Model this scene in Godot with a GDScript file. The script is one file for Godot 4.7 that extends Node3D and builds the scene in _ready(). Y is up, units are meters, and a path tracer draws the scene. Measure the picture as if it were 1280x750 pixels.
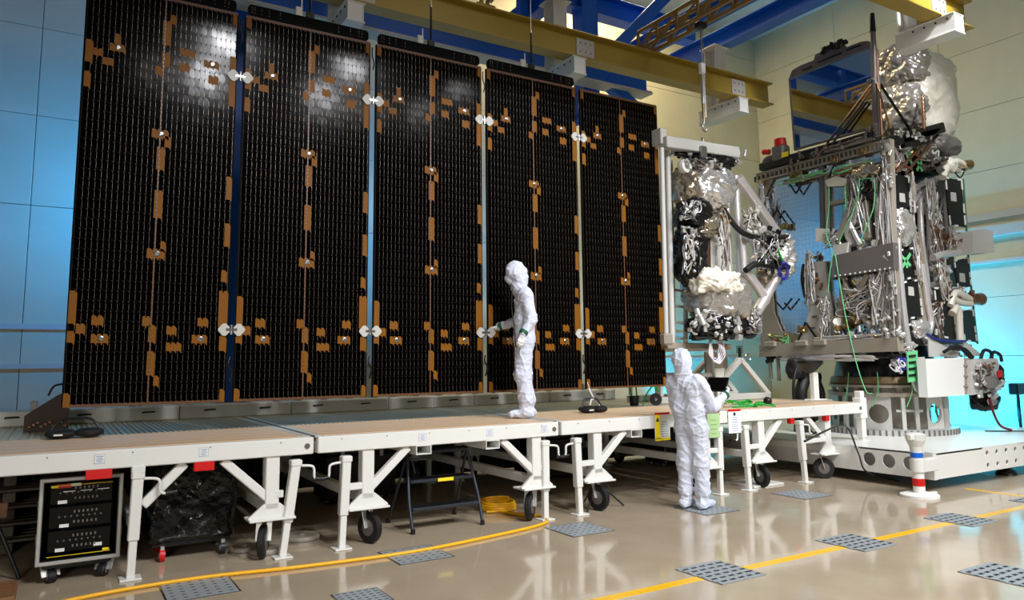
extends Node3D
# Clean room: a hanging solar array wing over a white work platform, a spacecraft on its turntable, two technicians in coveralls.
const FOCAL := 932.74        # focal length in pixels of the 1280 x 750 frame
const CENTRE_Y := 336.44     # optical axis row
const EYE := Vector3(0, 1.7, 0)
const DECK := 1.035          # height of the platform deck
var M := {}
var O := Vector3.ZERO        # shapes are written in world metres; the thing being built stands at O
var used := {}
var rng := RandomNumberGenerator.new()
var fnl := FastNoiseLite.new()

# ---------------------------------------------------------------- shape helpers
class Shape:                 # triangles being collected; every primitive starts a new run, so that far-apart pieces can become parts of their own
	var v := PackedVector3Array()
	var n := PackedVector3Array()
	var runs := PackedInt32Array()
	var now := Vector3.UP
	func cut() -> void:
		if runs.is_empty() or runs[-1] != v.size(): runs.append(v.size())
	func set_normal(x: Vector3) -> void: now = x
	func add_vertex(p: Vector3) -> void:
		v.append(p); n.append(now)
	func mesh(m: Material, from := 0, to := -1) -> ArrayMesh:
		var a := []
		a.resize(Mesh.ARRAY_MAX)
		a[Mesh.ARRAY_VERTEX] = v if to < 0 else v.slice(from, to)
		a[Mesh.ARRAY_NORMAL] = n if to < 0 else n.slice(from, to)
		var o := ArrayMesh.new()
		o.add_surface_from_arrays(Mesh.PRIMITIVE_TRIANGLES, a)
		o.surface_set_material(0, m)
		return o

func st() -> Shape:
	return Shape.new()

func tri(s: Shape, a: Vector3, b: Vector3, c: Vector3) -> void:
	var n := (b - a).cross(c - a)
	if n.length_squared() < 1e-16: return
	s.set_normal(n.normalized())
	s.add_vertex(a - O); s.add_vertex(c - O); s.add_vertex(b - O)

func quad(s: Shape, a: Vector3, b: Vector3, c: Vector3, d: Vector3) -> void:
	tri(s, a, b, c); tri(s, a, c, d)

func tri_n(s: Shape, a: Vector3, b: Vector3, c: Vector3, na: Vector3, nb: Vector3, nc: Vector3) -> void:
	s.set_normal(na); s.add_vertex(a - O)
	s.set_normal(nc); s.add_vertex(c - O)
	s.set_normal(nb); s.add_vertex(b - O)

func bx(s: Shape, c: Vector3, sz: Vector3, b := Basis()) -> void:
	s.cut()
	var h := sz * 0.5
	var p: Array[Vector3] = []
	for i in 8:
		p.append(c + b * Vector3(h.x if i & 1 else -h.x, h.y if i & 2 else -h.y, h.z if i & 4 else -h.z))
	quad(s, p[4], p[5], p[7], p[6]); quad(s, p[1], p[0], p[2], p[3])
	quad(s, p[5], p[1], p[3], p[7]); quad(s, p[0], p[4], p[6], p[2])
	quad(s, p[6], p[7], p[3], p[2]); quad(s, p[0], p[1], p[5], p[4])

func bx2(s: Shape, a: Vector3, b: Vector3) -> void:
	bx(s, (a + b) * 0.5, (b - a).abs())

func cbx(s: Shape, c: Vector3, sz: Vector3, ch: float, b := Basis()) -> void:
	s.cut()
	var h := sz * 0.5
	var k: float = min(ch, min(h.x, min(h.y, h.z)) * 0.9)
	for ax in 3:
		var u := (ax + 1) % 3
		var w := (ax + 2) % 3
		for sg in [-1.0, 1.0]:
			var f: Array[Vector3] = []
			for e in [[-1, -1], [1, -1], [1, 1], [-1, 1]]:
				var v := Vector3()
				v[ax] = h[ax] * sg; v[u] = (h[u] - k) * e[0]; v[w] = (h[w] - k) * e[1]
				f.append(c + b * v)
			if sg > 0: quad(s, f[0], f[1], f[2], f[3])
			else: quad(s, f[3], f[2], f[1], f[0])
		for su in [-1.0, 1.0]:
			for sw in [-1.0, 1.0]:
				var e1 := Vector3(); var e2 := Vector3(); var e3 := Vector3(); var e4 := Vector3()
				e1[ax] = -(h[ax] - k); e2[ax] = h[ax] - k; e3[ax] = h[ax] - k; e4[ax] = -(h[ax] - k)
				e1[u] = su * h[u]; e2[u] = su * h[u]; e3[u] = su * (h[u] - k); e4[u] = su * (h[u] - k)
				e1[w] = sw * (h[w] - k); e2[w] = sw * (h[w] - k); e3[w] = sw * h[w]; e4[w] = sw * h[w]
				if su * sw > 0: quad(s, c + b * e1, c + b * e4, c + b * e3, c + b * e2)
				else: quad(s, c + b * e1, c + b * e2, c + b * e3, c + b * e4)
	for sx in [-1.0, 1.0]:
		for sy in [-1.0, 1.0]:
			for sz_ in [-1.0, 1.0]:
				var pa := c + b * Vector3(sx * h.x, sy * (h.y - k), sz_ * (h.z - k))
				var pb := c + b * Vector3(sx * (h.x - k), sy * h.y, sz_ * (h.z - k))
				var pc := c + b * Vector3(sx * (h.x - k), sy * (h.y - k), sz_ * h.z)
				if sx * sy * sz_ > 0: tri(s, pa, pb, pc)
				else: tri(s, pa, pc, pb)

func frame_to(d: Vector3, up := Vector3.UP) -> Basis:   # basis whose z runs along d
	var z := d.normalized()
	var u := up if abs(z.dot(up)) < 0.98 else Vector3.RIGHT
	var x := u.cross(z).normalized()
	return Basis(x, z.cross(x), z)

func bar(s: Shape, a: Vector3, b: Vector3, w: float, h: float, up := Vector3.UP) -> void:
	bx(s, (a + b) * 0.5, Vector3(w, h, (b - a).length()), frame_to(b - a, up))

func cbar(s: Shape, a: Vector3, b: Vector3, w: float, h: float, ch := 0.006, up := Vector3.UP) -> void:
	cbx(s, (a + b) * 0.5, Vector3(w, h, (b - a).length()), ch, frame_to(b - a, up))

func cyl(s: Shape, a: Vector3, b: Vector3, r0: float, r1: float, n := 16, caps := true) -> void:
	s.cut()
	var f := frame_to(b - a)
	var slope := (r0 - r1) / maxf((b - a).length(), 1e-6)
	for i in n:
		var t0 := TAU * i / n; var t1 := TAU * (i + 1) / n
		var d0 := f.x * cos(t0) + f.y * sin(t0); var d1 := f.x * cos(t1) + f.y * sin(t1)
		var n0 := (d0 + f.z * slope).normalized(); var n1 := (d1 + f.z * slope).normalized()
		tri_n(s, a + d0 * r0, a + d1 * r0, b + d1 * r1, n0, n1, n1)
		tri_n(s, a + d0 * r0, b + d1 * r1, b + d0 * r1, n0, n1, n0)
		if caps:
			tri(s, a, a + d1 * r0, a + d0 * r0); tri(s, b, b + d0 * r1, b + d1 * r1)

func tube(s: Shape, pts: Array, r: float, n := 8) -> void:
	s.cut()
	var rings := []
	var up := Vector3.UP
	for i in pts.size():
		var d: Vector3 = (pts[min(i + 1, pts.size() - 1)] - pts[max(i - 1, 0)]).normalized()
		if i == 0 and abs(d.dot(up)) > 0.9: up = Vector3.RIGHT
		var x := up.cross(d).normalized()
		up = d.cross(x)
		var ring := []
		for k in n: ring.append(x * cos(TAU * k / n) + up * sin(TAU * k / n))
		rings.append(ring)
	for i in pts.size() - 1:
		for k in n:
			var k1 := (k + 1) % n
			var a: Vector3 = rings[i][k]; var b: Vector3 = rings[i][k1]; var c: Vector3 = rings[i + 1][k1]; var d: Vector3 = rings[i + 1][k]
			tri_n(s, pts[i] + a * r, pts[i] + b * r, pts[i + 1] + c * r, a, b, c)
			tri_n(s, pts[i] + a * r, pts[i + 1] + c * r, pts[i + 1] + d * r, a, c, d)
	for e in [0, pts.size() - 1]:
		for k in n:
			var a: Vector3 = pts[e] + rings[e][k] * r; var b: Vector3 = pts[e] + rings[e][(k + 1) % n] * r
			if e == 0: tri(s, pts[e], b, a)
			else: tri(s, pts[e], a, b)

func smooth_path(ctrl: Array, seg := 6) -> Array:        # Catmull-Rom through the control points
	var out := []
	for i in ctrl.size() - 1:
		var p0: Vector3 = ctrl[max(i - 1, 0)]; var p1: Vector3 = ctrl[i]; var p2: Vector3 = ctrl[i + 1]; var p3: Vector3 = ctrl[min(i + 2, ctrl.size() - 1)]
		for k in seg: out.append(p1.cubic_interpolate(p2, p0, p3, float(k) / seg))
	out.append(ctrl[-1])
	return out

func lathe(s: Shape, prof: Array, base: Vector3, b := Basis(), n := 24) -> void:   # prof: (radius, height) along b.y
	s.cut()
	for j in prof.size() - 1:
		var p: Vector2 = prof[j]; var q: Vector2 = prof[j + 1]
		var nr := Vector2(q.y - p.y, p.x - q.x).normalized()
		for i in n:
			var t0 := TAU * i / n; var t1 := TAU * (i + 1) / n
			var d0 := b.x * cos(t0) + b.z * sin(t0); var d1 := b.x * cos(t1) + b.z * sin(t1)
			var n0 := d0 * nr.x + b.y * nr.y; var n1 := d1 * nr.x + b.y * nr.y
			var A := base + d0 * p.x + b.y * p.y; var B := base + d1 * p.x + b.y * p.y
			var C := base + d1 * q.x + b.y * q.y; var D := base + d0 * q.x + b.y * q.y
			if p.x > 1e-5: tri_n(s, A, C, B, n0, n1, n1)
			if q.x > 1e-5: tri_n(s, A, D, C, n0, n0, n1)

func prism(s: Shape, poly: PackedVector2Array, xf: Transform3D, depth: float) -> void:   # outline in xf's xy, from z 0 to depth
	s.cut()
	var pl := poly.duplicate()
	if Geometry2D.is_polygon_clockwise(pl): pl.reverse()
	var t := Geometry2D.triangulate_polygon(pl)
	for i in range(0, t.size(), 3):
		var a := pl[t[i]]; var b := pl[t[i + 1]]; var c := pl[t[i + 2]]
		if (b - a).cross(c - a) < 0:
			var k := b; b = c; c = k
		tri(s, xf * Vector3(a.x, a.y, depth), xf * Vector3(b.x, b.y, depth), xf * Vector3(c.x, c.y, depth))
		tri(s, xf * Vector3(a.x, a.y, 0), xf * Vector3(c.x, c.y, 0), xf * Vector3(b.x, b.y, 0))
	for i in pl.size():
		var a := pl[i]; var b := pl[(i + 1) % pl.size()]
		quad(s, xf * Vector3(a.x, a.y, 0), xf * Vector3(b.x, b.y, 0), xf * Vector3(b.x, b.y, depth), xf * Vector3(a.x, a.y, depth))

func rounded(w: float, h: float, r: float, n := 5) -> PackedVector2Array:
	var p := PackedVector2Array()
	for c in [[w / 2 - r, h / 2 - r, 0.0], [-w / 2 + r, h / 2 - r, PI / 2], [-w / 2 + r, -h / 2 + r, PI], [w / 2 - r, -h / 2 + r, PI * 1.5]]:
		for i in n + 1:
			var a: float = c[2] + PI / 2 * i / n
			p.append(Vector2(c[0] + cos(a) * r, c[1] + sin(a) * r))
	return p

func holed(s: Shape, xf: Transform3D, x0: float, x1: float, y0: float, y1: float, hole: Vector2, r: float, t: float) -> void:   # plate with a round hole, in xf's xy, thickness t behind
	s.cut()
	var n := 24
	for i in n:
		var pts := []
		for k in 2:
			var a := TAU * (i + k) / n
			var d := Vector2(cos(a), sin(a))
			var e := 1e9
			if d.x > 1e-6: e = min(e, (x1 - hole.x) / d.x)
			if d.x < -1e-6: e = min(e, (x0 - hole.x) / d.x)
			if d.y > 1e-6: e = min(e, (y1 - hole.y) / d.y)
			if d.y < -1e-6: e = min(e, (y0 - hole.y) / d.y)
			pts.append([hole + d * r, hole + d * e])
		var a0: Vector2 = pts[0][0]; var b0: Vector2 = pts[0][1]; var a1: Vector2 = pts[1][0]; var b1: Vector2 = pts[1][1]
		quad(s, xf * Vector3(a0.x, a0.y, 0), xf * Vector3(b0.x, b0.y, 0), xf * Vector3(b1.x, b1.y, 0), xf * Vector3(a1.x, a1.y, 0))
		for cn in [Vector2(x0, y0), Vector2(x1, y0), Vector2(x0, y1), Vector2(x1, y1)]:
			if (b0.x != b1.x and b0.y != b1.y) and abs(b0.angle_to_point(cn)) < 7 and (cn - hole).normalized().dot((b0 - hole).normalized()) > cos(TAU / n) and (cn - hole).normalized().dot((b1 - hole).normalized()) > cos(TAU / n) and cn != b0 and cn != b1:
				tri(s, xf * Vector3(b0.x, b0.y, 0), xf * Vector3(cn.x, cn.y, 0), xf * Vector3(b1.x, b1.y, 0))
		quad(s, xf * Vector3(a0.x, a0.y, 0), xf * Vector3(a1.x, a1.y, 0), xf * Vector3(a1.x, a1.y, -t), xf * Vector3(a0.x, a0.y, -t))

func crumple(s: Shape, c: Vector3, rad: Vector3, amp: float, freq: float, sharp := 3.0, nu := 40, nv := 26, b := Basis(), off := Vector3.ZERO, soft := true) -> void:   # crumpled wrapping over a rounded box
	s.cut()
	nu = int(nu * 1.5); nv = int(nv * 1.5)
	var g := []
	for j in nv + 1:
		var row := []
		var ph := PI * j / nv - PI / 2
		for i in nu:
			var th := TAU * i / nu
			var d := Vector3(cos(ph) * cos(th), sin(ph), cos(ph) * sin(th))
			var k := pow(pow(abs(d.x), sharp) + pow(abs(d.y), sharp) + pow(abs(d.z), sharp), -1.0 / sharp)
			var p := Vector3(d.x * rad.x, d.y * rad.y, d.z * rad.z) * k
			var nz := fnl.get_noise_3dv((p + off + c * 3.1) * freq) + 0.7 * absf(fnl.get_noise_3dv((p + off + c * 3.1) * freq * 2.0 + Vector3(7, 3, 1))) - 0.15
			row.append(c + b * (p + d * nz * amp))
		g.append(row)
	if soft:
		var nn := []
		for j in nv + 1:
			var row := []
			for i in nu:
				var du: Vector3 = g[j][(i + 1) % nu] - g[j][(i + nu - 1) % nu]; var dv: Vector3 = g[mini(j + 1, nv)][i] - g[maxi(j - 1, 0)][i]
				row.append(dv.cross(du).normalized() if dv.cross(du).length() > 1e-9 else b.y * (1.0 if j > nv / 2 else -1.0))
			nn.append(row)
		for j in nv:
			for i in nu:
				var i1 := (i + 1) % nu
				tri_n(s, g[j][i], g[j + 1][i1], g[j][i1], nn[j][i], nn[j + 1][i1], nn[j][i1]); tri_n(s, g[j][i], g[j + 1][i], g[j + 1][i1], nn[j][i], nn[j + 1][i], nn[j + 1][i1])
		return
	for j in nv:
		for i in nu:
			var i1 := (i + 1) % nu
			if (i + j) & 1: tri(s, g[j][i], g[j + 1][i1], g[j][i1]); tri(s, g[j][i], g[j + 1][i], g[j + 1][i1])
			else: tri(s, g[j][i], g[j + 1][i], g[j][i1]); tri(s, g[j][i1], g[j + 1][i], g[j + 1][i1])

# ---------------------------------------------------------------- object helpers
func numbered(called: String) -> String:
	if not used.has(called):
		used[called] = 0
		return called
	used[called] += 1
	return "%s_%03d" % [called, used[called]]

func obj(called: String, s: Shape, m: Material, parent: Node = self) -> MeshInstance3D:
	# runs of triangles that lie far apart become separate parts of the same name; crowds of tiny ones stay together as stuff
	var k := s.runs.size()
	var kind := ""
	var groups := {}
	if k > 1 and k <= 400:
		var box: Array[AABB] = []
		for i in k:
			var e := s.v.size() if i == k - 1 else s.runs[i + 1]
			var b := AABB(s.v[s.runs[i]], Vector3.ZERO)
			for j in range(s.runs[i], e): b = b.expand(s.v[j])
			box.append(b)
		var root := PackedInt32Array(range(k))
		for i in k:
			for j in range(i + 1, k):
				if root[i] == root[j]: continue
				var reach := maxf(box[i].size.length(), box[j].size.length()) * 0.2
				if box[i].grow(reach).intersects(box[j]):
					var from := root[j]; var to := root[i]
					for q in k: if root[q] == from: root[q] = to
		for i in k:
			if not groups.has(root[i]): groups[root[i]] = []
			groups[root[i]].append(i)
		var biggest := 0.0
		for b in box: biggest = maxf(biggest, b.size.length())
		if groups.size() > 14 or biggest < 0.06: kind = "stuff"
	elif k > 400: kind = "stuff"
	if groups.size() > 1 and kind == "" and parent != self:
		var first: MeshInstance3D
		for g in groups:
			var piece := Shape.new()
			for i in groups[g]:
				var e := s.v.size() if i == k - 1 else s.runs[i + 1]
				piece.v.append_array(s.v.slice(s.runs[i], e)); piece.n.append_array(s.n.slice(s.runs[i], e))
			var o := MeshInstance3D.new()
			o.name = called
			o.mesh = piece.mesh(m)
			parent.add_child(o, true)
			if first == null: first = o
		return first
	var o := MeshInstance3D.new()
	o.name = called if parent != self else numbered(called)
	o.mesh = s.mesh(m)
	parent.add_child(o, true)
	if parent == self: o.position = O
	elif kind: o.set_meta("kind", kind)
	return o

func inst(called: String, mesh: Mesh, parent: Node, at := Vector3.ZERO, b := Basis()) -> MeshInstance3D:
	var o := MeshInstance3D.new()
	o.name = called
	o.mesh = mesh
	parent.add_child(o, true)
	o.transform = Transform3D(b, at)
	return o

func mesh_of(s: Shape, m: Material) -> ArrayMesh:
	return s.mesh(m)

func tag(o: Node, label: String, category := "", group := "", kind := "") -> Node:
	if label: o.set_meta("label", label)
	if category: o.set_meta("category", category)
	if group: o.set_meta("group", group)
	if kind: o.set_meta("kind", kind)
	return o

func thing(called: String, label: String, category: String, at := Vector3.ZERO, group := "") -> Node3D:
	var o := Node3D.new()
	o.name = numbered(called)
	add_child(o)
	o.position = at
	O = at
	tag(o, label, category, group)
	return o

func copy_of(o: Node3D, at: Vector3, label: String, turn := 0.0) -> Node3D:
	var c: Node3D = o.duplicate()
	c.name = numbered(String(o.name).rstrip("0123456789").rstrip("_"))
	add_child(c)
	c.position = at
	c.rotation.y = turn
	if label: c.set_meta("label", label)
	return c

# ---------------------------------------------------------------- from a pixel to a point on a known plane
func ray(px: float, py: float) -> Vector3:
	return eye_basis() * Vector3((px - 640.0) / FOCAL, -(py - CENTRE_Y) / FOCAL, -1.0)
func eye_basis() -> Basis:
	return Basis(Vector3.UP, deg_to_rad(-31.3104)) * Basis(Vector3.RIGHT, deg_to_rad(7.02988)) * Basis(Vector3.BACK, deg_to_rad(-0.64918))
func on_x(px: float, py: float, x: float) -> Vector3:
	var d := ray(px, py); return EYE + d * (x / d.x)
func on_y(px: float, py: float, y: float) -> Vector3:
	var d := ray(px, py); return EYE + d * ((y - EYE.y) / d.y)
func on_z(px: float, py: float, z: float) -> Vector3:
	var d := ray(px, py); return EYE + d * (z / d.z)

# ---------------------------------------------------------------- materials
func mat(called: String, c: Color, rough := 0.5, metal := 0.0) -> StandardMaterial3D:
	var m := StandardMaterial3D.new()
	m.albedo_color = c
	m.roughness = rough
	m.metallic = metal
	M[called] = m
	return m

func noise_image(sd: int, freq: float, kind := FastNoiseLite.TYPE_SIMPLEX_SMOOTH, size := 512, ridged := false) -> Image:
	var f := FastNoiseLite.new()
	f.seed = sd; f.frequency = freq; f.noise_type = kind
	f.fractal_octaves = 4
	if ridged: f.fractal_type = FastNoiseLite.FRACTAL_RIDGED
	return f.get_seamless_image(size, size)

func bump(m: StandardMaterial3D, im: Image, depth: float, scale: float, tri_scale: float) -> void:
	var k: Image = im.duplicate()
	k.convert(Image.FORMAT_RGBA8)
	k.bump_map_to_normal_map(depth)
	m.normal_enabled = true
	m.normal_texture = ImageTexture.create_from_image(k)
	m.normal_scale = scale
	m.uv1_triplanar = true
	m.uv1_scale = Vector3.ONE * tri_scale

func mottle(m: StandardMaterial3D, im: Image, lo: Color, hi: Color, tri_scale: float) -> void:
	var k := Image.create(im.get_width(), im.get_height(), false, Image.FORMAT_RGB8)
	for y in im.get_height():
		for x in im.get_width():
			k.set_pixel(x, y, lo.lerp(hi, im.get_pixel(x, y).r))
	m.albedo_color = Color.WHITE
	m.albedo_texture = ImageTexture.create_from_image(k)
	m.uv1_triplanar = true
	m.uv1_scale = Vector3.ONE * tri_scale

func make_materials() -> void:
	var soft := noise_image(3, 0.012, FastNoiseLite.TYPE_SIMPLEX_SMOOTH, 256)
	var fine := noise_image(5, 0.06, FastNoiseLite.TYPE_SIMPLEX_SMOOTH, 256)
	var creased := noise_image(9, 0.014, FastNoiseLite.TYPE_CELLULAR, 512)
	var folds := noise_image(11, 0.02, FastNoiseLite.TYPE_SIMPLEX, 512, true)
	var m := mat("floor", Color.WHITE, 0.09)
	mottle(m, soft, Color(0.67, 0.61, 0.52), Color(0.71, 0.65, 0.56), 0.35)
	bump(m, noise_image(21, 0.006, FastNoiseLite.TYPE_SIMPLEX_SMOOTH, 512), 2.0, 0.10, 0.5)
	m.metallic_specular = 0.75
	m = mat("wall", Color.WHITE, 0.55)
	mottle(m, soft, Color(0.80, 0.77, 0.66), Color(0.83, 0.80, 0.69), 0.4)
	m = mat("white", Color(0.86, 0.86, 0.84), 0.32)
	bump(m, fine, 1.0, 0.05, 4.0)
	mat("white_grey", Color(0.74, 0.735, 0.71), 0.45)
	mat("blue", Color(0.02, 0.37, 0.78), 0.42)
	mat("yellow", Color(0.64, 0.54, 0.20), 0.45)
	mat("truss", Color(0.52, 0.41, 0.17), 0.5)
	mat("cable_yellow", Color(0.93, 0.68, 0.02), 0.45)
	mat("line_yellow", Color(0.93, 0.72, 0.03), 0.25)
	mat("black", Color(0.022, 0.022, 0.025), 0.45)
	mat("black_gloss", Color(0.018, 0.018, 0.022), 0.2)
	mat("rubber", Color(0.025, 0.025, 0.028), 0.6)
	m = mat("bag", Color(0.02, 0.02, 0.025), 0.7); bump(m, folds, 3.0, 0.5, 3.0)
	m = mat("cell", Color(0.012, 0.008, 0.008), 0.11); m.metallic_specular = 0.2
	m = mat("contact", Color(0.50, 0.45, 0.40), 0.36, 0.6)
	m = mat("kapton", Color(0.48, 0.30, 0.045), 0.5); bump(m, fine, 2.0, 0.25, 6.0); m.metallic_specular = 0.3
	mat("substrate", Color(0.10, 0.05, 0.02), 0.5)
	mat("kapton_edge", Color(0.36, 0.22, 0.10), 0.45)
	mat("carbon", Color(0.015, 0.015, 0.017), 0.6).metallic_specular = 0.2
	mat("steel", Color(0.62, 0.62, 0.62), 0.3, 1.0)
	mat("alu", Color(0.78, 0.78, 0.77), 0.36, 0.6)
	mat("grey_plate", Color(0.44, 0.42, 0.41), 0.4, 0.4)
	mat("warm_grey", Color(0.62, 0.585, 0.53), 0.42, 0.25)
	mat("copper", Color(0.56, 0.41, 0.32), 0.35, 0.8)
	mat("gold", Color(0.58, 0.48, 0.30), 0.35, 0.8)
	m = mat("mirror", Color(0.86, 0.88, 0.90), 0.03, 1.0)
	m = mat("foil", Color(0.88, 0.87, 0.86), 0.24, 0.75); bump(m, creased, 6.0, 1.0, 4.0)
	m = mat("foil_white", Color(0.90, 0.88, 0.82), 0.38, 0.12); bump(m, creased, 4.0, 0.5, 1.6)
	m = mat("foil_warm", Color(0.66, 0.62, 0.55), 0.22, 0.8); bump(m, creased, 6.0, 1.0, 3.0)
	m = mat("film", Color(0.70, 0.68, 0.65), 0.26, 0.6); bump(m, creased, 5.0, 0.8, 1.4)
	m = mat("foil_dark", Color(0.13, 0.125, 0.125), 0.2, 0.5); bump(m, creased, 6.0, 1.0, 5.0)
	m = mat("duct", Color(0.88, 0.86, 0.86), 0.32, 0.6); bump(m, creased, 6.0, 1.0, 9.0)
	m = mat("cloth", Color(0.80, 0.82, 0.88), 0.75); bump(m, folds, 3.0, 0.5, 2.6)
	m.rim_enabled = true; m.rim = 0.15
	mat("glove", Color(0.88, 0.89, 0.90), 0.6)
	mat("green_cuff", Color(0.0, 0.33, 0.19), 0.6)
	mat("skin", Color(0.72, 0.48, 0.37), 0.55)
	mat("mask", Color(0.78, 0.82, 0.88), 0.8)
	mat("red", Color(0.78, 0.02, 0.02), 0.45)
	mat("green", Color(0.05, 0.60, 0.16), 0.45)
	mat("green_pale", Color(0.42, 0.78, 0.52), 0.5)
	mat("blue_wire", Color(0.07, 0.10, 0.52), 0.45)
	mat("white_wire", Color(0.85, 0.83, 0.84), 0.45)
	mat("paper", Color(0.88, 0.88, 0.86), 0.7)
	mat("paper_green", Color(0.66, 0.78, 0.56), 0.7)
	mat("ink", Color(0.12, 0.14, 0.20), 0.7)
	mat("ink_blue", Color(0.42, 0.52, 0.75), 0.7)
	mat("sign_yellow", Color(0.95, 0.85, 0.12), 0.5)
	m = mat("deck_tan", Color.WHITE, 0.42); mottle(m, fine, Color(0.82, 0.70, 0.56), Color(0.87, 0.75, 0.61), 1.2)
	m = mat("deck_tan_b", Color.WHITE, 0.42); mottle(m, fine, Color(0.79, 0.66, 0.52), Color(0.84, 0.715, 0.575), 1.2)
	mat("deck_rib", Color(0.70, 0.67, 0.56), 0.38, 0.2)
	m = mat("grate", Color(0.60, 0.63, 0.65), 0.45, 0.2)
	mat("grate_dark", Color(0.05, 0.055, 0.06), 0.6)
	mat("stool", Color(0.20, 0.22, 0.25), 0.4, 0.4)
	m = mat("plastic_wrap", Color(0.03, 0.03, 0.034), 0.16); bump(m, folds, 4.0, 0.35, 0.9)
	m = mat("wood", Color.WHITE, 0.6); mottle(m, fine, Color(0.44, 0.30, 0.18), Color(0.56, 0.40, 0.26), 1.0)
	m = mat("crate", Color.WHITE, 0.65); mottle(m, fine, Color(0.33, 0.30, 0.26), Color(0.42, 0.38, 0.33), 1.0)
	mat("clamp_bronze", Color(0.46, 0.39, 0.28), 0.4, 0.4)
	mat("gallery", Color(0.22, 0.23, 0.25), 0.6)
	mat("dark_red", Color(0.42, 0.03, 0.07), 0.5)
	mat("edge_green", Color(0.10, 0.36, 0.24), 0.5)
	mat("dark_wall", Color(0.10, 0.115, 0.12), 0.7)
	mat("amber_dark", Color(0.24, 0.14, 0.06), 0.5)

# ---------------------------------------------------------------- scene
func _ready() -> void:
	rng.seed = 41
	fnl.seed = 17; fnl.frequency = 1.0; fnl.fractal_octaves = 3
	var cam := Camera3D.new()
	cam.name = "camera"
	cam.projection = Camera3D.PROJECTION_FRUSTUM
	cam.near = 0.05; cam.far = 200.0
	cam.size = 0.05 * 750.0 / FOCAL
	cam.frustum_offset = Vector2(0, -0.05 * (375.0 - CENTRE_Y) / FOCAL)
	cam.transform = Transform3D(eye_basis(), EYE)
	add_child(cam)
	cam.current = true
	var we := WorldEnvironment.new()
	we.name = "environment"
	var env := Environment.new()
	env.background_mode = Environment.BG_COLOR
	env.background_color = Color(0.02, 0.02, 0.022)
	env.tonemap_mode = Environment.TONE_MAPPER_LINEAR
	env.tonemap_exposure = 1.0
	env.sdfgi_enabled = true; env.ssao_enabled = true; env.ssil_enabled = true
	we.environment = env
	add_child(we)
	make_materials()
	lights()
	room()
	floor_details()
	overhead()
	array_wing()
	platform()
	below_deck()
	on_deck()
	turntable()
	spacecraft()
	instrument_stack()
	people()

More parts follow.
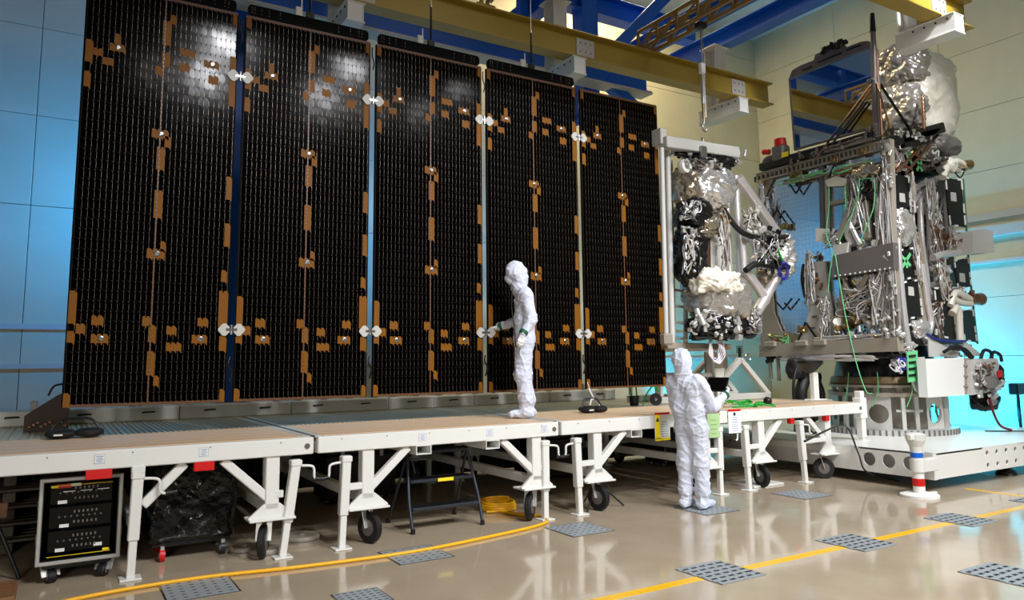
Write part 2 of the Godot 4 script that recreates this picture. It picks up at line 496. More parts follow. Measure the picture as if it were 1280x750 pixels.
func lights() -> void:
	# ceiling fittings: a glowing diffuser in a frame, and the light it gives
	var g := mat("lamp_glow", Color(1, 0.97, 0.9), 0.5)
	g.emission_enabled = true; g.emission = Color(1.0, 0.96, 0.88); g.emission_energy_multiplier = 2.2
	var proto: Node3D
	var spots := [[2.8, 7.0, 9.0], [8.0, 7.0, 12.0], [5.4, 0.4, 10.0], [9.0, 0.6, 10.0], [9.8, -11.45, 34.0]]
	for i in spots.size():
		var at := Vector3(spots[i][0], 10.1, spots[i][1])
		if i == 0:
			proto = thing("ceiling_light", "white framed ceiling light panel over the floor behind the camera, wing side", "ceiling light", at, "ceiling light panels")
			var f := st()
			for sg in [-1.0, 1.0]:
				cbx(f, at + Vector3(0, 0.03, sg * 0.74), Vector3(2.6, 0.14, 0.08), 0.01)
				cbx(f, at + Vector3(sg * 1.27, 0.03, 0), Vector3(0.08, 0.14, 1.42), 0.01)
			obj("frame", f, M.white_grey, proto)
			var d := st()
			bx(d, at + Vector3(0, 0.05, 0), Vector3(2.46, 0.02, 1.40))
			obj("diffuser", d, g, proto)
		else:
			copy_of(proto, at, "white framed ceiling light panel " + ["", "over the floor behind the camera, spacecraft side", "over the open floor before the wing", "over the open floor before the spacecraft", "near the back wall above the runway beam"][i])
		var l := AreaLight3D.new()
		l.name = "ceiling_light_glow_%d" % i
		l.area_size = Vector2(2.4, 1.36)
		l.light_energy = spots[i][2]
		l.light_color = Color(1.0, 0.985, 0.96) if i < 4 else Color(1.0, 0.90, 0.68)
		l.area_range = 60.0
		l.shadow_enabled = true
		add_child(l)
		l.position = at + Vector3(0, 0.0, 0)
		l.rotation_degrees.x = -90
	# two rows of round high bay lamps, as their glints on the solar cells show
	var where := ["over the tip half of the wing", "over the middle of the wing", "over the wing root"]
	for k in 3:
		var x: float = [3.0, 6.1, 9.15][k]
		high_bay(Vector3(x, 9.5, 2.1), Vector3([3.8, 6.2, 8.6][k], 0.6, -6.6), 33.0, 46.0, "high bay lamp in the row nearer the platform, " + where[k])
		high_bay(Vector3(x, 9.5, 4.7), Vector3([3.8, 6.2, 8.6][k], 0.8, -6.6), 28.0, 27.0, "high bay lamp in the row farther back, " + where[k])
	high_bay(Vector3(9.4, 9.5, -2.2), Vector3(11.0, 3.4, -7.2), 32.0, 72.0, "round high bay lamp aimed at the spacecraft")
	softbox(Vector3(-2.3, 2.1, 0.6), Vector3(4.0, 1.2, -7.2), 12.0, "black framed photographic softbox on a tall stand beside the camera")
	# blue stage floods on stands behind the wing, cyan ones low behind the spacecraft
	flood(Vector3(0.95, 4.0, -10.75), Vector3(-0.9, 4.5, -13.0), 74.0, 10.0, Color(0.0, 0.58, 0.95), "tall blue stage flood standing behind the tip panel")
	flood(Vector3(3.75, 4.0, -10.75), Vector3(3.4, 4.6, -13.0), 74.0, 9.0, Color(0.0, 0.58, 0.95), "tall blue stage flood standing behind the middle panel")
	flood(Vector3(6.7, 3.6, -10.75), Vector3(6.8, 4.6, -13.0), 66.0, 3.5, Color(0.05, 0.6, 0.95), "tall blue stage flood standing behind the root panel")
	flood(Vector3(14.6, 0.111, -9.2), Vector3(15.7, 3.0, -6.4), 70.0, 46.0, Color(0.0, 0.70, 0.98), "low cyan stage flood behind the turntable")
	flood(Vector3(11.9, 0.111, -11.4), Vector3(12.9, 2.2, -13.0), 50.0, 10.0, Color(0.0, 0.72, 0.98), "low cyan stage flood in the corner behind the spacecraft")

func aim(o: Node3D, to: Vector3) -> void:
	o.transform = Transform3D(frame_to(o.position - to), o.position)

func softbox(at: Vector3, to: Vector3, energy: float, label: String) -> void:
	var t := thing("softbox", label, "studio light", Vector3(at.x, 0, at.z))
	var f := frame_to(at - to)
	var s := st()
	for sg in [-1.0, 1.0]:
		cbx(s, at + f.x * sg * 0.82, Vector3(0.06, 1.7, 0.14), 0.01, f)
		cbx(s, at + f.y * sg * 0.82, Vector3(1.58, 0.06, 0.14), 0.01, f)
	bx(s, at + f.z * 0.09, Vector3(1.66, 1.66, 0.03), f)
	obj("housing", s, M.black, t)
	s = st(); bx(s, at + f.z * 0.02, Vector3(1.56, 1.56, 0.01), f); obj("diffuser", s, M.lamp_glow, t)
	var p := at + f.z * 0.14
	s = st(); cyl(s, p, Vector3(p.x, 0.3, p.z), 0.02, 0.02, 10); obj("pole", s, M.black, t)
	for k in 3:
		s = st(); cyl(s, Vector3(p.x, 0.5, p.z), Vector3(p.x + cos(TAU * k / 3) * 0.6, 0.013, p.z + sin(TAU * k / 3) * 0.6), 0.013, 0.013, 8); obj("leg", s, M.black, t)
	var l := AreaLight3D.new()
	l.name = "softbox_glow"
	l.area_size = Vector2(1.5, 1.5)
	l.light_energy = energy
	l.light_color = Color(1.0, 0.98, 0.95)
	l.area_range = 60.0
	l.shadow_enabled = true
	add_child(l, true)
	l.position = at + (to - at).normalized() * 0.02
	aim(l, to)

func high_bay(at: Vector3, to: Vector3, angle: float, energy: float, label: String) -> void:
	var t := thing("high_bay_lamp", label, "lamp", at)
	var f := frame_to(at - to)
	var b := Basis(f.x, f.z, f.x.cross(f.z))
	var s := st(); lathe(s, [Vector2(0.36, 0.02), Vector2(0.38, 0.0), Vector2(0.40, 0.02), Vector2(0.30, 0.24), Vector2(0.12, 0.32), Vector2(0.12, 0.44), Vector2(0, 0.44)], at, b, 28); obj("reflector", s, M.alu, t)
	s = st(); cyl(s, at + f.z * 0.40, Vector3((at + f.z * 0.40).x, 10.19, (at + f.z * 0.40).z), 0.02, 0.02, 8); obj("stem", s, M.grey_plate, t)
	s = st(); cyl(s, at + f.z * 0.03, at + f.z * 0.02, 0.355, 0.355, 28); obj("lens", s, M.lamp_glow, t)
	var l := SpotLight3D.new()
	l.name = "high_bay_glow"
	l.spot_angle = angle; l.spot_angle_attenuation = 0.7
	l.spot_range = 60.0; l.spot_attenuation = 2.0
	l.light_energy = energy; l.light_color = Color(0.98, 0.985, 1.0); l.light_size = 0.3
	l.shadow_enabled = true
	add_child(l, true)
	l.position = at - f.z * 0.32
	aim(l, to)

func flood(at: Vector3, to: Vector3, angle: float, energy: float, c: Color, label: String) -> void:
	var t := thing("stage_flood", label, "stage light", at)
	var f := frame_to(to - at)
	var s := st()
	cyl(s, at - f.z * 0.16, at + f.z * 0.06, 0.09, 0.11, 20)
	for sg in [-1.0, 1.0]:
		bar(s, at + f.x * sg * 0.125, at + f.x * sg * 0.125 + Vector3(0, -0.11, 0), 0.03, 0.01)
	bx(s, at + Vector3(0, -0.105, 0), Vector3(0.28, 0.012, 0.12))
	obj("can", s, M.black, t)
	if at.y > 1.5:
		s = st(); cyl(s, Vector3(at.x, 0.02, at.z), at + Vector3(0, -0.11, 0), 0.018, 0.018, 10); obj("pole", s, M.black, t)
		s = st(); bx(s, Vector3(at.x, 0.01, at.z), Vector3(0.5, 0.02, 0.4)); obj("foot", s, M.black, t)
	var g := StandardMaterial3D.new()
	g.albedo_color = Color(0.1, 0.3, 0.4); g.emission_enabled = true; g.emission = c; g.emission_energy_multiplier = 4.0
	s = st()
	cyl(s, at + f.z * 0.06, at + f.z * 0.07, 0.095, 0.095, 20)
	obj("lens", s, g, t)
	var l := SpotLight3D.new()
	l.name = "stage_flood_glow"
	l.spot_angle = angle; l.spot_angle_attenuation = 0.35
	l.spot_range = 40.0; l.spot_attenuation = 2.0
	l.light_energy = energy; l.light_color = c; l.light_size = 0.09
	l.shadow_enabled = true
	add_child(l, true)
	l.position = at + f.z * 0.09
	aim(l, to)

func slab(called: String, a: Vector3, b: Vector3, m: Material) -> MeshInstance3D:
	O = Vector3.ZERO
	var s := st()
	bx2(s, a, b)
	var o := obj(called, s, m)
	tag(o, "", "", "", "structure")
	return o

func room() -> void:
	slab("floor", Vector3(-8.3, -0.2, -13.3), Vector3(15.9, 0, 12.3), M.floor)
	slab("ceiling", Vector3(-8.3, 10.2, -13.3), Vector3(15.9, 10.4, 12.3), M.white_grey)
	slab("wall_left", Vector3(-8.3, 0, -13.3), Vector3(-8.0, 10.2, 12.3), M.gallery)
	slab("wall_front", Vector3(-8.0, 0, 12.0), Vector3(15.6, 10.2, 12.3), M.gallery)
	var back := slab("wall_back", Vector3(-8.0, 0, -13.3), Vector3(15.9, 10.2, -13.03), M.dark_wall)
	var right := slab("wall_right", Vector3(15.63, 0, -13.03), Vector3(15.9, 10.2, 12.0), M.dark_wall)
	# panels with open joints, one mesh for each height of course
	var rows := [[0.0, 1.70], [1.70, 2.28], [2.28, 4.08], [4.08, 5.46], [5.46, 6.84], [6.84, 8.22], [8.22, 9.6], [9.6, 10.2]]
	for r in rows:
		O = Vector3.ZERO
		var s := st()
		var h: float = r[1] - r[0]
		cbx(s, Vector3(0, h / 2, 0), Vector3(1.0, h - 0.008, 0.03), 0.004)
		var me := mesh_of(s, M.wall)
		var joints := [-8.0, -5.25, -2.85, -0.45, 1.95, 4.35, 6.75, 9.15, 11.55, 13.95, 15.62]
		for k in 10:
			var jw: float = joints[k + 1] - joints[k]
			inst("wall_panel", me, back, Vector3((joints[k] + joints[k + 1]) / 2, r[0], -13.015), Basis().scaled(Vector3(jw - 0.008, 1, 1)))
	rows = [[0.0, 1.70], [1.70, 2.84], [2.84, 4.10], [4.10, 5.36], [5.36, 6.62], [6.62, 7.88], [7.88, 9.14], [9.14, 10.2]]
	for r in rows:
		O = Vector3.ZERO
		var s := st()
		var h: float = r[1] - r[0]
		cbx(s, Vector3(0, h / 2, 1.2), Vector3(0.03, h - 0.008, 2.392), 0.004)
		var me := mesh_of(s, M.wall)
		for k in 10:
			inst("wall_panel", me, right, Vector3(15.615, r[0], -13.0 + k * 2.4))
	# rails along the walls
	var q := 1
	for a in [[Vector3(-8, 2.24, -13.0), Vector3(15.6, 2.32, -12.95), "white_grey"], [Vector3(-8, 1.67, -13.0), Vector3(15.6, 1.74, -12.95), "white_grey"],
			[Vector3(15.52, 4.36, -13.0), Vector3(15.6, 4.5, 12.0), "white_grey"], [Vector3(15.46, 4.02, -13.0), Vector3(15.6, 4.22, 12.0), "white_grey"], [Vector3(15.5, 3.5, -13.0), Vector3(15.6, 3.56, 12.0), "white_grey"]]:
		slab("trim_%d" % q, a[0], a[1], M[a[2]])
		q += 1

func grate(at: Vector3, size: Vector2, label: String, solid := false) -> void:
	var t := thing("floor_grate", label, "floor grate", at, "floor grates")
	var f := st()
	var w := size.x; var d := size.y
	for sg in [-1.0, 1.0]:
		bx(f, at + Vector3(0, 0.002, sg * (d / 2 - 0.006)), Vector3(w, 0.004, 0.012))
		bx(f, at + Vector3(sg * (w / 2 - 0.006), 0.002, 0), Vector3(0.012, 0.004, d - 0.024))
	obj("frame", f, M.steel, t)
	var p := st()
	bx(p, at + Vector3(0, 0.001, 0), Vector3(w - 0.02, 0.002, d - 0.02))
	obj("well", p, M.grate if solid else M.grate_dark, t)
	# web of bars standing over the dark well; the openings are slots in rows
	var b := st()
	var rows := 6
	var cols := 5
	if solid:
		bx(b, at + Vector3(0, 0.004, 0), Vector3(w - 0.03, 0.004, d - 0.03))
	else:
		var pz := (d - 0.03) / rows
		var px := (w - 0.03) / cols
		for i in rows + 1:
			bx(b, at + Vector3(0, 0.004, -d / 2 + 0.015 + i * pz), Vector3(w - 0.024, 0.004, pz * 0.55))
		for i in rows:
			for j in cols + 1:
				var x := -w / 2 + 0.015 + j * px + (px * 0.25 if i & 1 else 0.0)
				if x < w / 2 - 0.02: bx(b, at + Vector3(x, 0.004, -d / 2 + 0.015 + (i + 0.5) * pz), Vector3(px * 0.34, 0.004, pz * 0.5))
	obj("grid", b, M.grate, t)
	if solid:
		var h := st()
		for i in 6:
			for j in 6:
				bx(h, at + Vector3((i - 2.5) * w / 6.5, 0.0065, (j - 2.5) * d / 6.5), Vector3(0.03, 0.001, 0.012))
		obj("slots", h, M.grate_dark, t)

func floor_details() -> void:
	var near := ["beside the yellow floor line and the standing technician", "on the yellow floor line halfway to the turntable", "on the yellow floor line in front of the turntable corner"]
	for k in 3: grate(Vector3(4.645 + k * 1.77, 0, -4.48), Vector2(0.5, 0.5), "slotted grey steel floor grate " + near[k])
	grate(Vector3(9.95, 0, -4.48), Vector2(0.5, 0.5), "slotted grey steel floor grate at the far end of the yellow line")
	grate(Vector3(6.45, 0, -3.2), Vector2(0.5, 0.5), "slotted grey steel floor grate standing clear of the yellow line")
	var by := ["between the yellow hose and the rack case", "under the yellow hose by the step stool", "in front of the bare platform jack", "at the feet of the standing technician", "by the white jack near the turntable"]
	for k in 5: grate(Vector3(1.03 + k * 1.8 - (0.0 if k < 4 else 0.15), 0, -6.36), Vector2(0.52, 0.52), "pale perforated floor panel " + by[k], true)
	grate(Vector3(2.0, 0, -5.45), Vector2(0.36, 0.36), "small plain steel floor cover in the open floor", true)
	O = Vector3.ZERO
	var fl: Node = get_node("floor")
	var s := st()
	bx2(s, Vector3(0.5, 0.0, -4.50), Vector3(15.0, 0.0012, -4.40))
	obj("floor_line", s, M.line_yellow, fl)
	s = st(); bx2(s, Vector3(10.10, 0.0, -5.45), Vector3(10.18, 0.0016, -2.0))
	obj("floor_line", s, M.line_yellow, fl)

# ---------------------------------------------------------------- crane, runway beams, blue frame
func i_beam(s: Shape, a: Vector3, b: Vector3, w: float, h: float, t := 0.025) -> void:   # a, b on the bottom centre line
	var up := Vector3.UP
	cbar(s, a + up * t / 2, b + up * t / 2, w, t, 0.004)
	cbar(s, a + up * (h - t / 2), b + up * (h - t / 2), w, t, 0.004)
	bar(s, a + up * h / 2, b + up * h / 2, t * 0.8, h - 2 * t)

func overhead() -> void:
	var t: Node3D
	var s: Shape
	# two yellow runway beams
	for k in 2:
		var z: float = [-9.0, -5.38][k]
		var xe: float = [11.12, 11.0][k]
		t = thing("runway_beam", ["long ochre yellow steel runway beam above the solar wing", "ochre yellow steel runway beam above the open floor"][k], "crane beam", Vector3(4, 6.36, z))
		s = st(); i_beam(s, Vector3(-6, 6.36, z), Vector3(xe, 6.36, z), 0.26, 0.42)
		obj("girder", s, M.yellow, t)
		for x in [6.85, 3.2, 10.3]:
			if k == 1 and x < 10: continue
			s = st()
			bx(s, Vector3(x, 6.57, z + 0.02), Vector3(0.34, 0.28, 0.03))
			var p := obj("splice_plate", s, M.white_grey, t)
			s = st()
			for i in 3:
				for j in 2:
					cyl(s, Vector3(x - 0.1 + i * 0.1, 6.50 + j * 0.14, z + 0.035), Vector3(x - 0.1 + i * 0.1, 6.50 + j * 0.14, z + 0.045), 0.012, 0.012, 6)
			obj("bolts", s, M.grey_plate, p)
		s = st(); bx(s, Vector3(xe - 0.02, 6.80, z), Vector3(0.04, 0.05, 0.06))
		obj("end_stop", s, M.grey_plate, t)
	# white hangers under the beams
	var lab := ["over the second solar panel", "over the fourth solar panel", "over the hanging instrument tower"]
	for k in 3:
		hanger([3.07, 6.66, 10.30][k], -8.86, -9.85, -9.5, "white hanger bracket carrying the runway beam " + lab[k])
	hanger(10.3, -5.1, -5.95, -5.75, "white hanger bracket at the end of the beam over the spacecraft")
	# blue frame
	t = thing("steel_gantry", "tall blue steel frame of columns and beams behind the solar wing", "steel frame", Vector3(4.5, 0, -10.3))
	s = st(); i_beam(s, Vector3(-7.5, 6.62, -10.2), Vector3(9.2, 6.62, -10.2), 0.32, 0.5)
	obj("cross_beam", s, M.blue, t)
	s = st(); bx2(s, Vector3(-7.5, 6.585, -10.36), Vector3(9.2, 6.615, -10.02))
	obj("flange_strip", s, M.white_grey, t)
	for x in [-5.3, 2.02, 8.07]:
		s = st()
		var w := 0.17 if x > 3 else 0.13
		var lo: float = 5.95 if x > 3 else 0.0
		var cy := (lo + 10.18) / 2; var ch := 10.18 - lo
		for sg in [-1.0, 1.0]: cbx(s, Vector3(x + sg * w, cy, -10.55), Vector3(0.03, ch, 0.3), 0.004)
		bx(s, Vector3(x, cy, -10.55), Vector3(w * 2, ch, 0.03))
		bx(s, Vector3(x, cy, -10.41), Vector3(w * 2 * 0.9, ch, 0.02))
		obj("column", s, M.blue, t)
	for x in [3.07, 6.66, 9.35, 10.42]:
		s = st(); i_beam(s, Vector3(x, 7.5, -10.8), Vector3(x, 7.5, -1.0), 0.26, 0.34)
		obj("bridge_beam", s, M.blue, t)
	s = st(); i_beam(s, Vector3(-7.5, 8.1, -10.55), Vector3(10.9, 8.1, -10.55), 0.3, 0.4)
	obj("cross_beam", s, M.blue, t)
	s = st()
	cbar(s, on_z(768, 62, -10.2), on_z(842, -14, -9.9), 0.22, 0.22, 0.01)
	cbar(s, Vector3(6.5, 7.0, -10.25), Vector3(6.5, 8.3, -10.25), 0.16, 0.16, 0.01)
	cbar(s, Vector3(8.25, 6.75, -10.25), Vector3(9.0, 6.3, -10.25), 0.2, 0.2, 0.01)
	cbar(s, Vector3(7.25, 6.35, -10.5), Vector3(7.75, 6.0, -10.5), 0.16, 0.16, 0.01)
	obj("brace", s, M.blue, t)
	# yellow lattice bridge rolling on the beams, with hoist
	t = thing("crane_bridge", "ochre lattice girder bridge resting across both runway beams", "crane bridge", Vector3(8.1, 6.78, -7.2))
	for dx in [-0.12, 0.12]:
		var x: float = 8.1 + dx
		s = st()
		cbar(s, Vector3(x, 6.80, -9.15), Vector3(x, 6.80, -5.25), 0.05, 0.05)
		obj("lower_chord", s, M.truss, t)
		s = st()
		cbar(s, Vector3(x, 7.10, -9.0), Vector3(x, 7.10, -5.4), 0.05, 0.05)
		obj("upper_chord", s, M.truss, t)
		for i in 8:
			var z := -9.0 + i * 0.45
			s = st(); bar(s, Vector3(x, 6.82, z), Vector3(x, 7.08, z), 0.035, 0.035)
			obj("strut", s, M.truss, t)
			s = st(); bar(s, Vector3(x, 6.82, z), Vector3(x, 7.08, z + 0.45), 0.03, 0.03)
			obj("diagonal", s, M.truss, t)
	s = st()
	for z in [-9.0, -5.38]:
		cbx(s, Vector3(8.1, 6.80, z), Vector3(0.6, 0.03, 0.18), 0.005)
		for dx in [-0.22, 0.22]: cyl(s, Vector3(8.1 + dx, 6.815, z - 0.05), Vector3(8.1 + dx, 6.815, z + 0.05), 0.03, 0.03, 12)
	obj("end_truck", s, M.grey_plate, t)
	t = thing("chain_hoist", "slim chain hoist line with load cell above the instrument tower", "hoist", Vector3(8.1, 5.06, -7.74))
	s = st(); cbx(s, Vector3(8.1, 6.73, -7.72), Vector3(0.16, 0.09, 0.12), 0.01); obj("trolley", s, M.black, t)
	s = st(); cyl(s, Vector3(8.1, 6.70, -7.72), Vector3(8.1, 6.12, -7.73), 0.012, 0.012, 8); cyl(s, Vector3(8.14, 6.7, -7.72), Vector3(8.14, 6.1, -7.73), 0.004, 0.004, 5); obj("chain", s, M.grey_plate, t)
	s = st(); cbx(s, Vector3(8.1, 6.05, -7.73), Vector3(0.09, 0.16, 0.07), 0.01); obj("load_cell", s, M.paper, t)
	s = st(); cyl(s, Vector3(8.1, 5.97, -7.73), Vector3(8.1, 5.80, -7.73), 0.014, 0.014, 8); cyl(s, Vector3(8.1, 5.85, -7.73), Vector3(8.1, 5.50, -7.74), 0.035, 0.028, 12)
	cyl(s, Vector3(8.14, 5.97, -7.73), Vector3(8.14, 5.3, -7.74), 0.012, 0.012, 8); obj("turnbuckle", s, M.alu, t)
	s = st(); cyl(s, Vector3(8.1, 5.5, -7.74), Vector3(8.1, 5.27, -7.74), 0.022, 0.018, 10); obj("swivel", s, M.gold, t)
	s = st(); tube(s, smooth_path([Vector3(8.1, 5.28, -7.74), Vector3(8.1, 5.2, -7.74), Vector3(8.07, 5.16, -7.74), Vector3(8.08, 5.09, -7.74), Vector3(8.13, 5.08, -7.74), Vector3(8.14, 5.13, -7.74)]), 0.012, 8); obj("hook", s, M.steel, t)
	# small parked trolley with a grey pipe on the first beam
	t = thing("beam_trolley", "ochre trolley post with a slanted grey pipe on the runway beam", "trolley", Vector3(5.0, 6.78, -9.0))
	s = st(); cbx(s, Vector3(4.98, 6.98, -8.95), Vector3(0.05, 0.40, 0.05), 0.005); cbx(s, Vector3(5.08, 6.98, -8.95), Vector3(0.05, 0.40, 0.05), 0.005); cbx(s, Vector3(5.02, 6.795, -8.95), Vector3(0.3, 0.03, 0.16), 0.005); obj("post", s, M.yellow, t)
	s = st(); tube(s, [Vector3(5.06, 6.84, -8.86), Vector3(5.28, 7.25, -8.4)], 0.035, 10); obj("pipe", s, M.grey_plate, t)
	# thin offload rail under the ceiling and its lines to the panels
	t = thing("offload_rail", "thin grey offload rail under the ceiling over the wing", "ceiling rail", Vector3(3.7, 9.6, -8.0))
	s = st(); cbx(s, Vector3(3.7, 9.65, -8.0), Vector3(9.0, 0.1, 0.1), 0.01); obj("rail", s, M.white_grey, t)
	for x in [-0.5, 3.7, 7.9]:
		s = st(); cyl(s, Vector3(x, 9.7, -8.0), Vector3(x, 10.2, -8.0), 0.02, 0.02, 8); obj("rod", s, M.grey_plate, t)
	var names := ["first", "second", "third", "fourth", "fifth"]
	for k in 4:
		var x: float = [0.76, 2.24, 3.735, 5.205][k]
		t = thing("suspension_line", "thin cable with black rod holding the %s panel counted from the wing tip" % names[k], "cable", Vector3(x, 5.56, -8.0))
		s = st(); cyl(s, Vector3(x, 9.6, -8.0), Vector3(x, 6.08, -8.0), 0.005, 0.005, 6); obj("cable", s, M.alu, t)
		s = st(); lathe(s, [Vector2(0.0, 0), Vector2(0.018, 0.0), Vector2(0.018, 0.03), Vector2(0, 0.03)], Vector3(x, 6.06, -8.0), Basis(), 10); obj("ferrule", s, M.steel, t)
		s = st(); cyl(s, Vector3(x, 6.06, -8.0), Vector3(x, 5.62, -8.0), 0.014, 0.014, 10); obj("rod", s, M.black, t)
		s = st(); cbx(s, Vector3(x, 5.595, -8.0), Vector3(0.09, 0.07, 0.04), 0.006); obj("clamp", s, M.black, t)

func hanger(x: float, z0: float, z1: float, zp: float, label: String) -> void:
	var t := thing("hanger_bracket", label, "bracket", Vector3(x, 6.08, (z0 + z1) / 2), "white hanger brackets")
	var s := st()
	var zc := (z0 + z1) / 2; var L := absf(z1 - z0)
	for sg in [-1.0, 1.0]: cbx(s, Vector3(x + sg * 0.1, 6.215, zc), Vector3(0.02, 0.25, L), 0.004)
	cbx(s, Vector3(x, 6.09, zc), Vector3(0.26, 0.02, L), 0.004)
	bx(s, Vector3(x, 6.215, z0 - 0.02), Vector3(0.19, 0.24, 0.02))
	bx(s, Vector3(x, 6.215, z0 - 0.45), Vector3(0.19, 0.24, 0.02))
	obj("box_beam", s, M.white, t)
	s = st(); cbx(s, Vector3(x, 6.345, zc), Vector3(0.27, 0.018, L), 0.004); obj("top_plate", s, M.white, t)
	s = st()
	for sg in [-1.0, 1.0]:
		for i in 4: cyl(s, Vector3(x + sg * 0.11, 6.29, z0 - 0.1 - i * 0.16), Vector3(x + sg * 0.122, 6.29, z0 - 0.1 - i * 0.16), 0.014, 0.014, 6)
	obj("bolts", s, M.black, t)
	s = st()
	for sg in [-1.0, 1.0]: bx(s, Vector3(x, 6.93, zp + sg * 0.13), Vector3(0.26, 1.13, 0.02))
	bx(s, Vector3(x, 6.93, zp), Vector3(0.02, 1.13, 0.24))
	obj("post", s, M.white, t)
	s = st(); cbx(s, Vector3(x, 7.487, zp), Vector3(0.40, 0.025, 0.38), 0.004); obj("cap_plate", s, M.white, t)

# ---------------------------------------------------------------- solar array
const PATCHES := [[0.243, 0.799, 0.101, 0.088], [0.269, 0.629, 0.146, 0.084, 1], [0.109, 0.72, 0.077, 0.091], [0.657, 0.798, 0.074, 0.094], [0.711, 0.68, 0.068, 0.167], [0.711, 0.394, 0.072, 0.23], [0.766, 0.227, 0.05, 0.096], [0.882, 0.713, 0.092, 0.083], [0.908, 0.552, 0.141, 0.08], [1.167, 0.798, 0.1, 0.081], [1.141, 0.629, 0.145, 0.084, 1], [0.035, 0.918, 0.065, 0.305], [0.035, 0.643, 0.065, 0.106], [1.355, 0.935, 0.09, 0.365], [1.362, 0.586, 0.072, 0.149], [0.283, 3.57, 0.055, 0.10], [0.282, 3.48, 0.137, 0.075, 1], [0.121, 3.403, 0.085, 0.073], [0.21, 3.324, 0.097, 0.072], [0.044, 3.4, 0.067, 0.224], [0.042, 3.116, 0.059, 0.154], [0.719, 3.729, 0.08, 0.258], [0.72, 3.45, 0.077, 0.146], [0.659, 3.322, 0.061, 0.087], [0.918, 3.562, 0.146, 0.075], [0.893, 3.401, 0.099, 0.082], [1.152, 3.484, 0.15, 0.075, 1], [1.178, 3.32, 0.102, 0.09], [0.774, 3.884, 0.06, 0.095], [1.365, 3.34, 0.065, 0.546], [0.7, 2.67, 0.155, 0.087, 1], [0.773, 2.596, 0.062, 0.113], [0.713, 2.419, 0.076, 0.231], [0.711, 1.955, 0.076, 0.277], [0.711, 1.461, 0.164, 0.095, 1], [0.772, 1.535, 0.049, 0.102], [1.37, 2.189, 0.055, 0.242], [1.37, 1.697, 0.055, 0.241], [1.352, 1.27, 0.057, 0.118], [0.03, 0.07, 0.055, 0.12], [1.372, 0.07, 0.05, 0.12], [1.372, 4.03, 0.045, 0.12], [0.03, 4.03, 0.05, 0.12]]

func toothed(u: float, v: float, w: float, h: float) -> PackedVector2Array:   # patch outline: the slanted corners of the cells show along top and bottom
	var p := PackedVector2Array()
	var n: int = max(1, roundi(w / 0.0489))
	var d := w / n
	var k: float = min(0.024, h * 0.3)
	for i in n:
		p.append(Vector2(u - w / 2 + i * d, v - h / 2)); p.append(Vector2(u - w / 2 + (i + 0.62) * d, v - h / 2)); p.append(Vector2(u - w / 2 + (i + 0.98) * d, v - h / 2 - k))
	for i in n:
		p.append(Vector2(u + w / 2 - i * d, v + h / 2 - k)); p.append(Vector2(u + w / 2 - (i + 0.36) * d, v + h / 2)); p.append(Vector2(u + w / 2 - (i + 0.97) * d, v + h / 2))
	return p

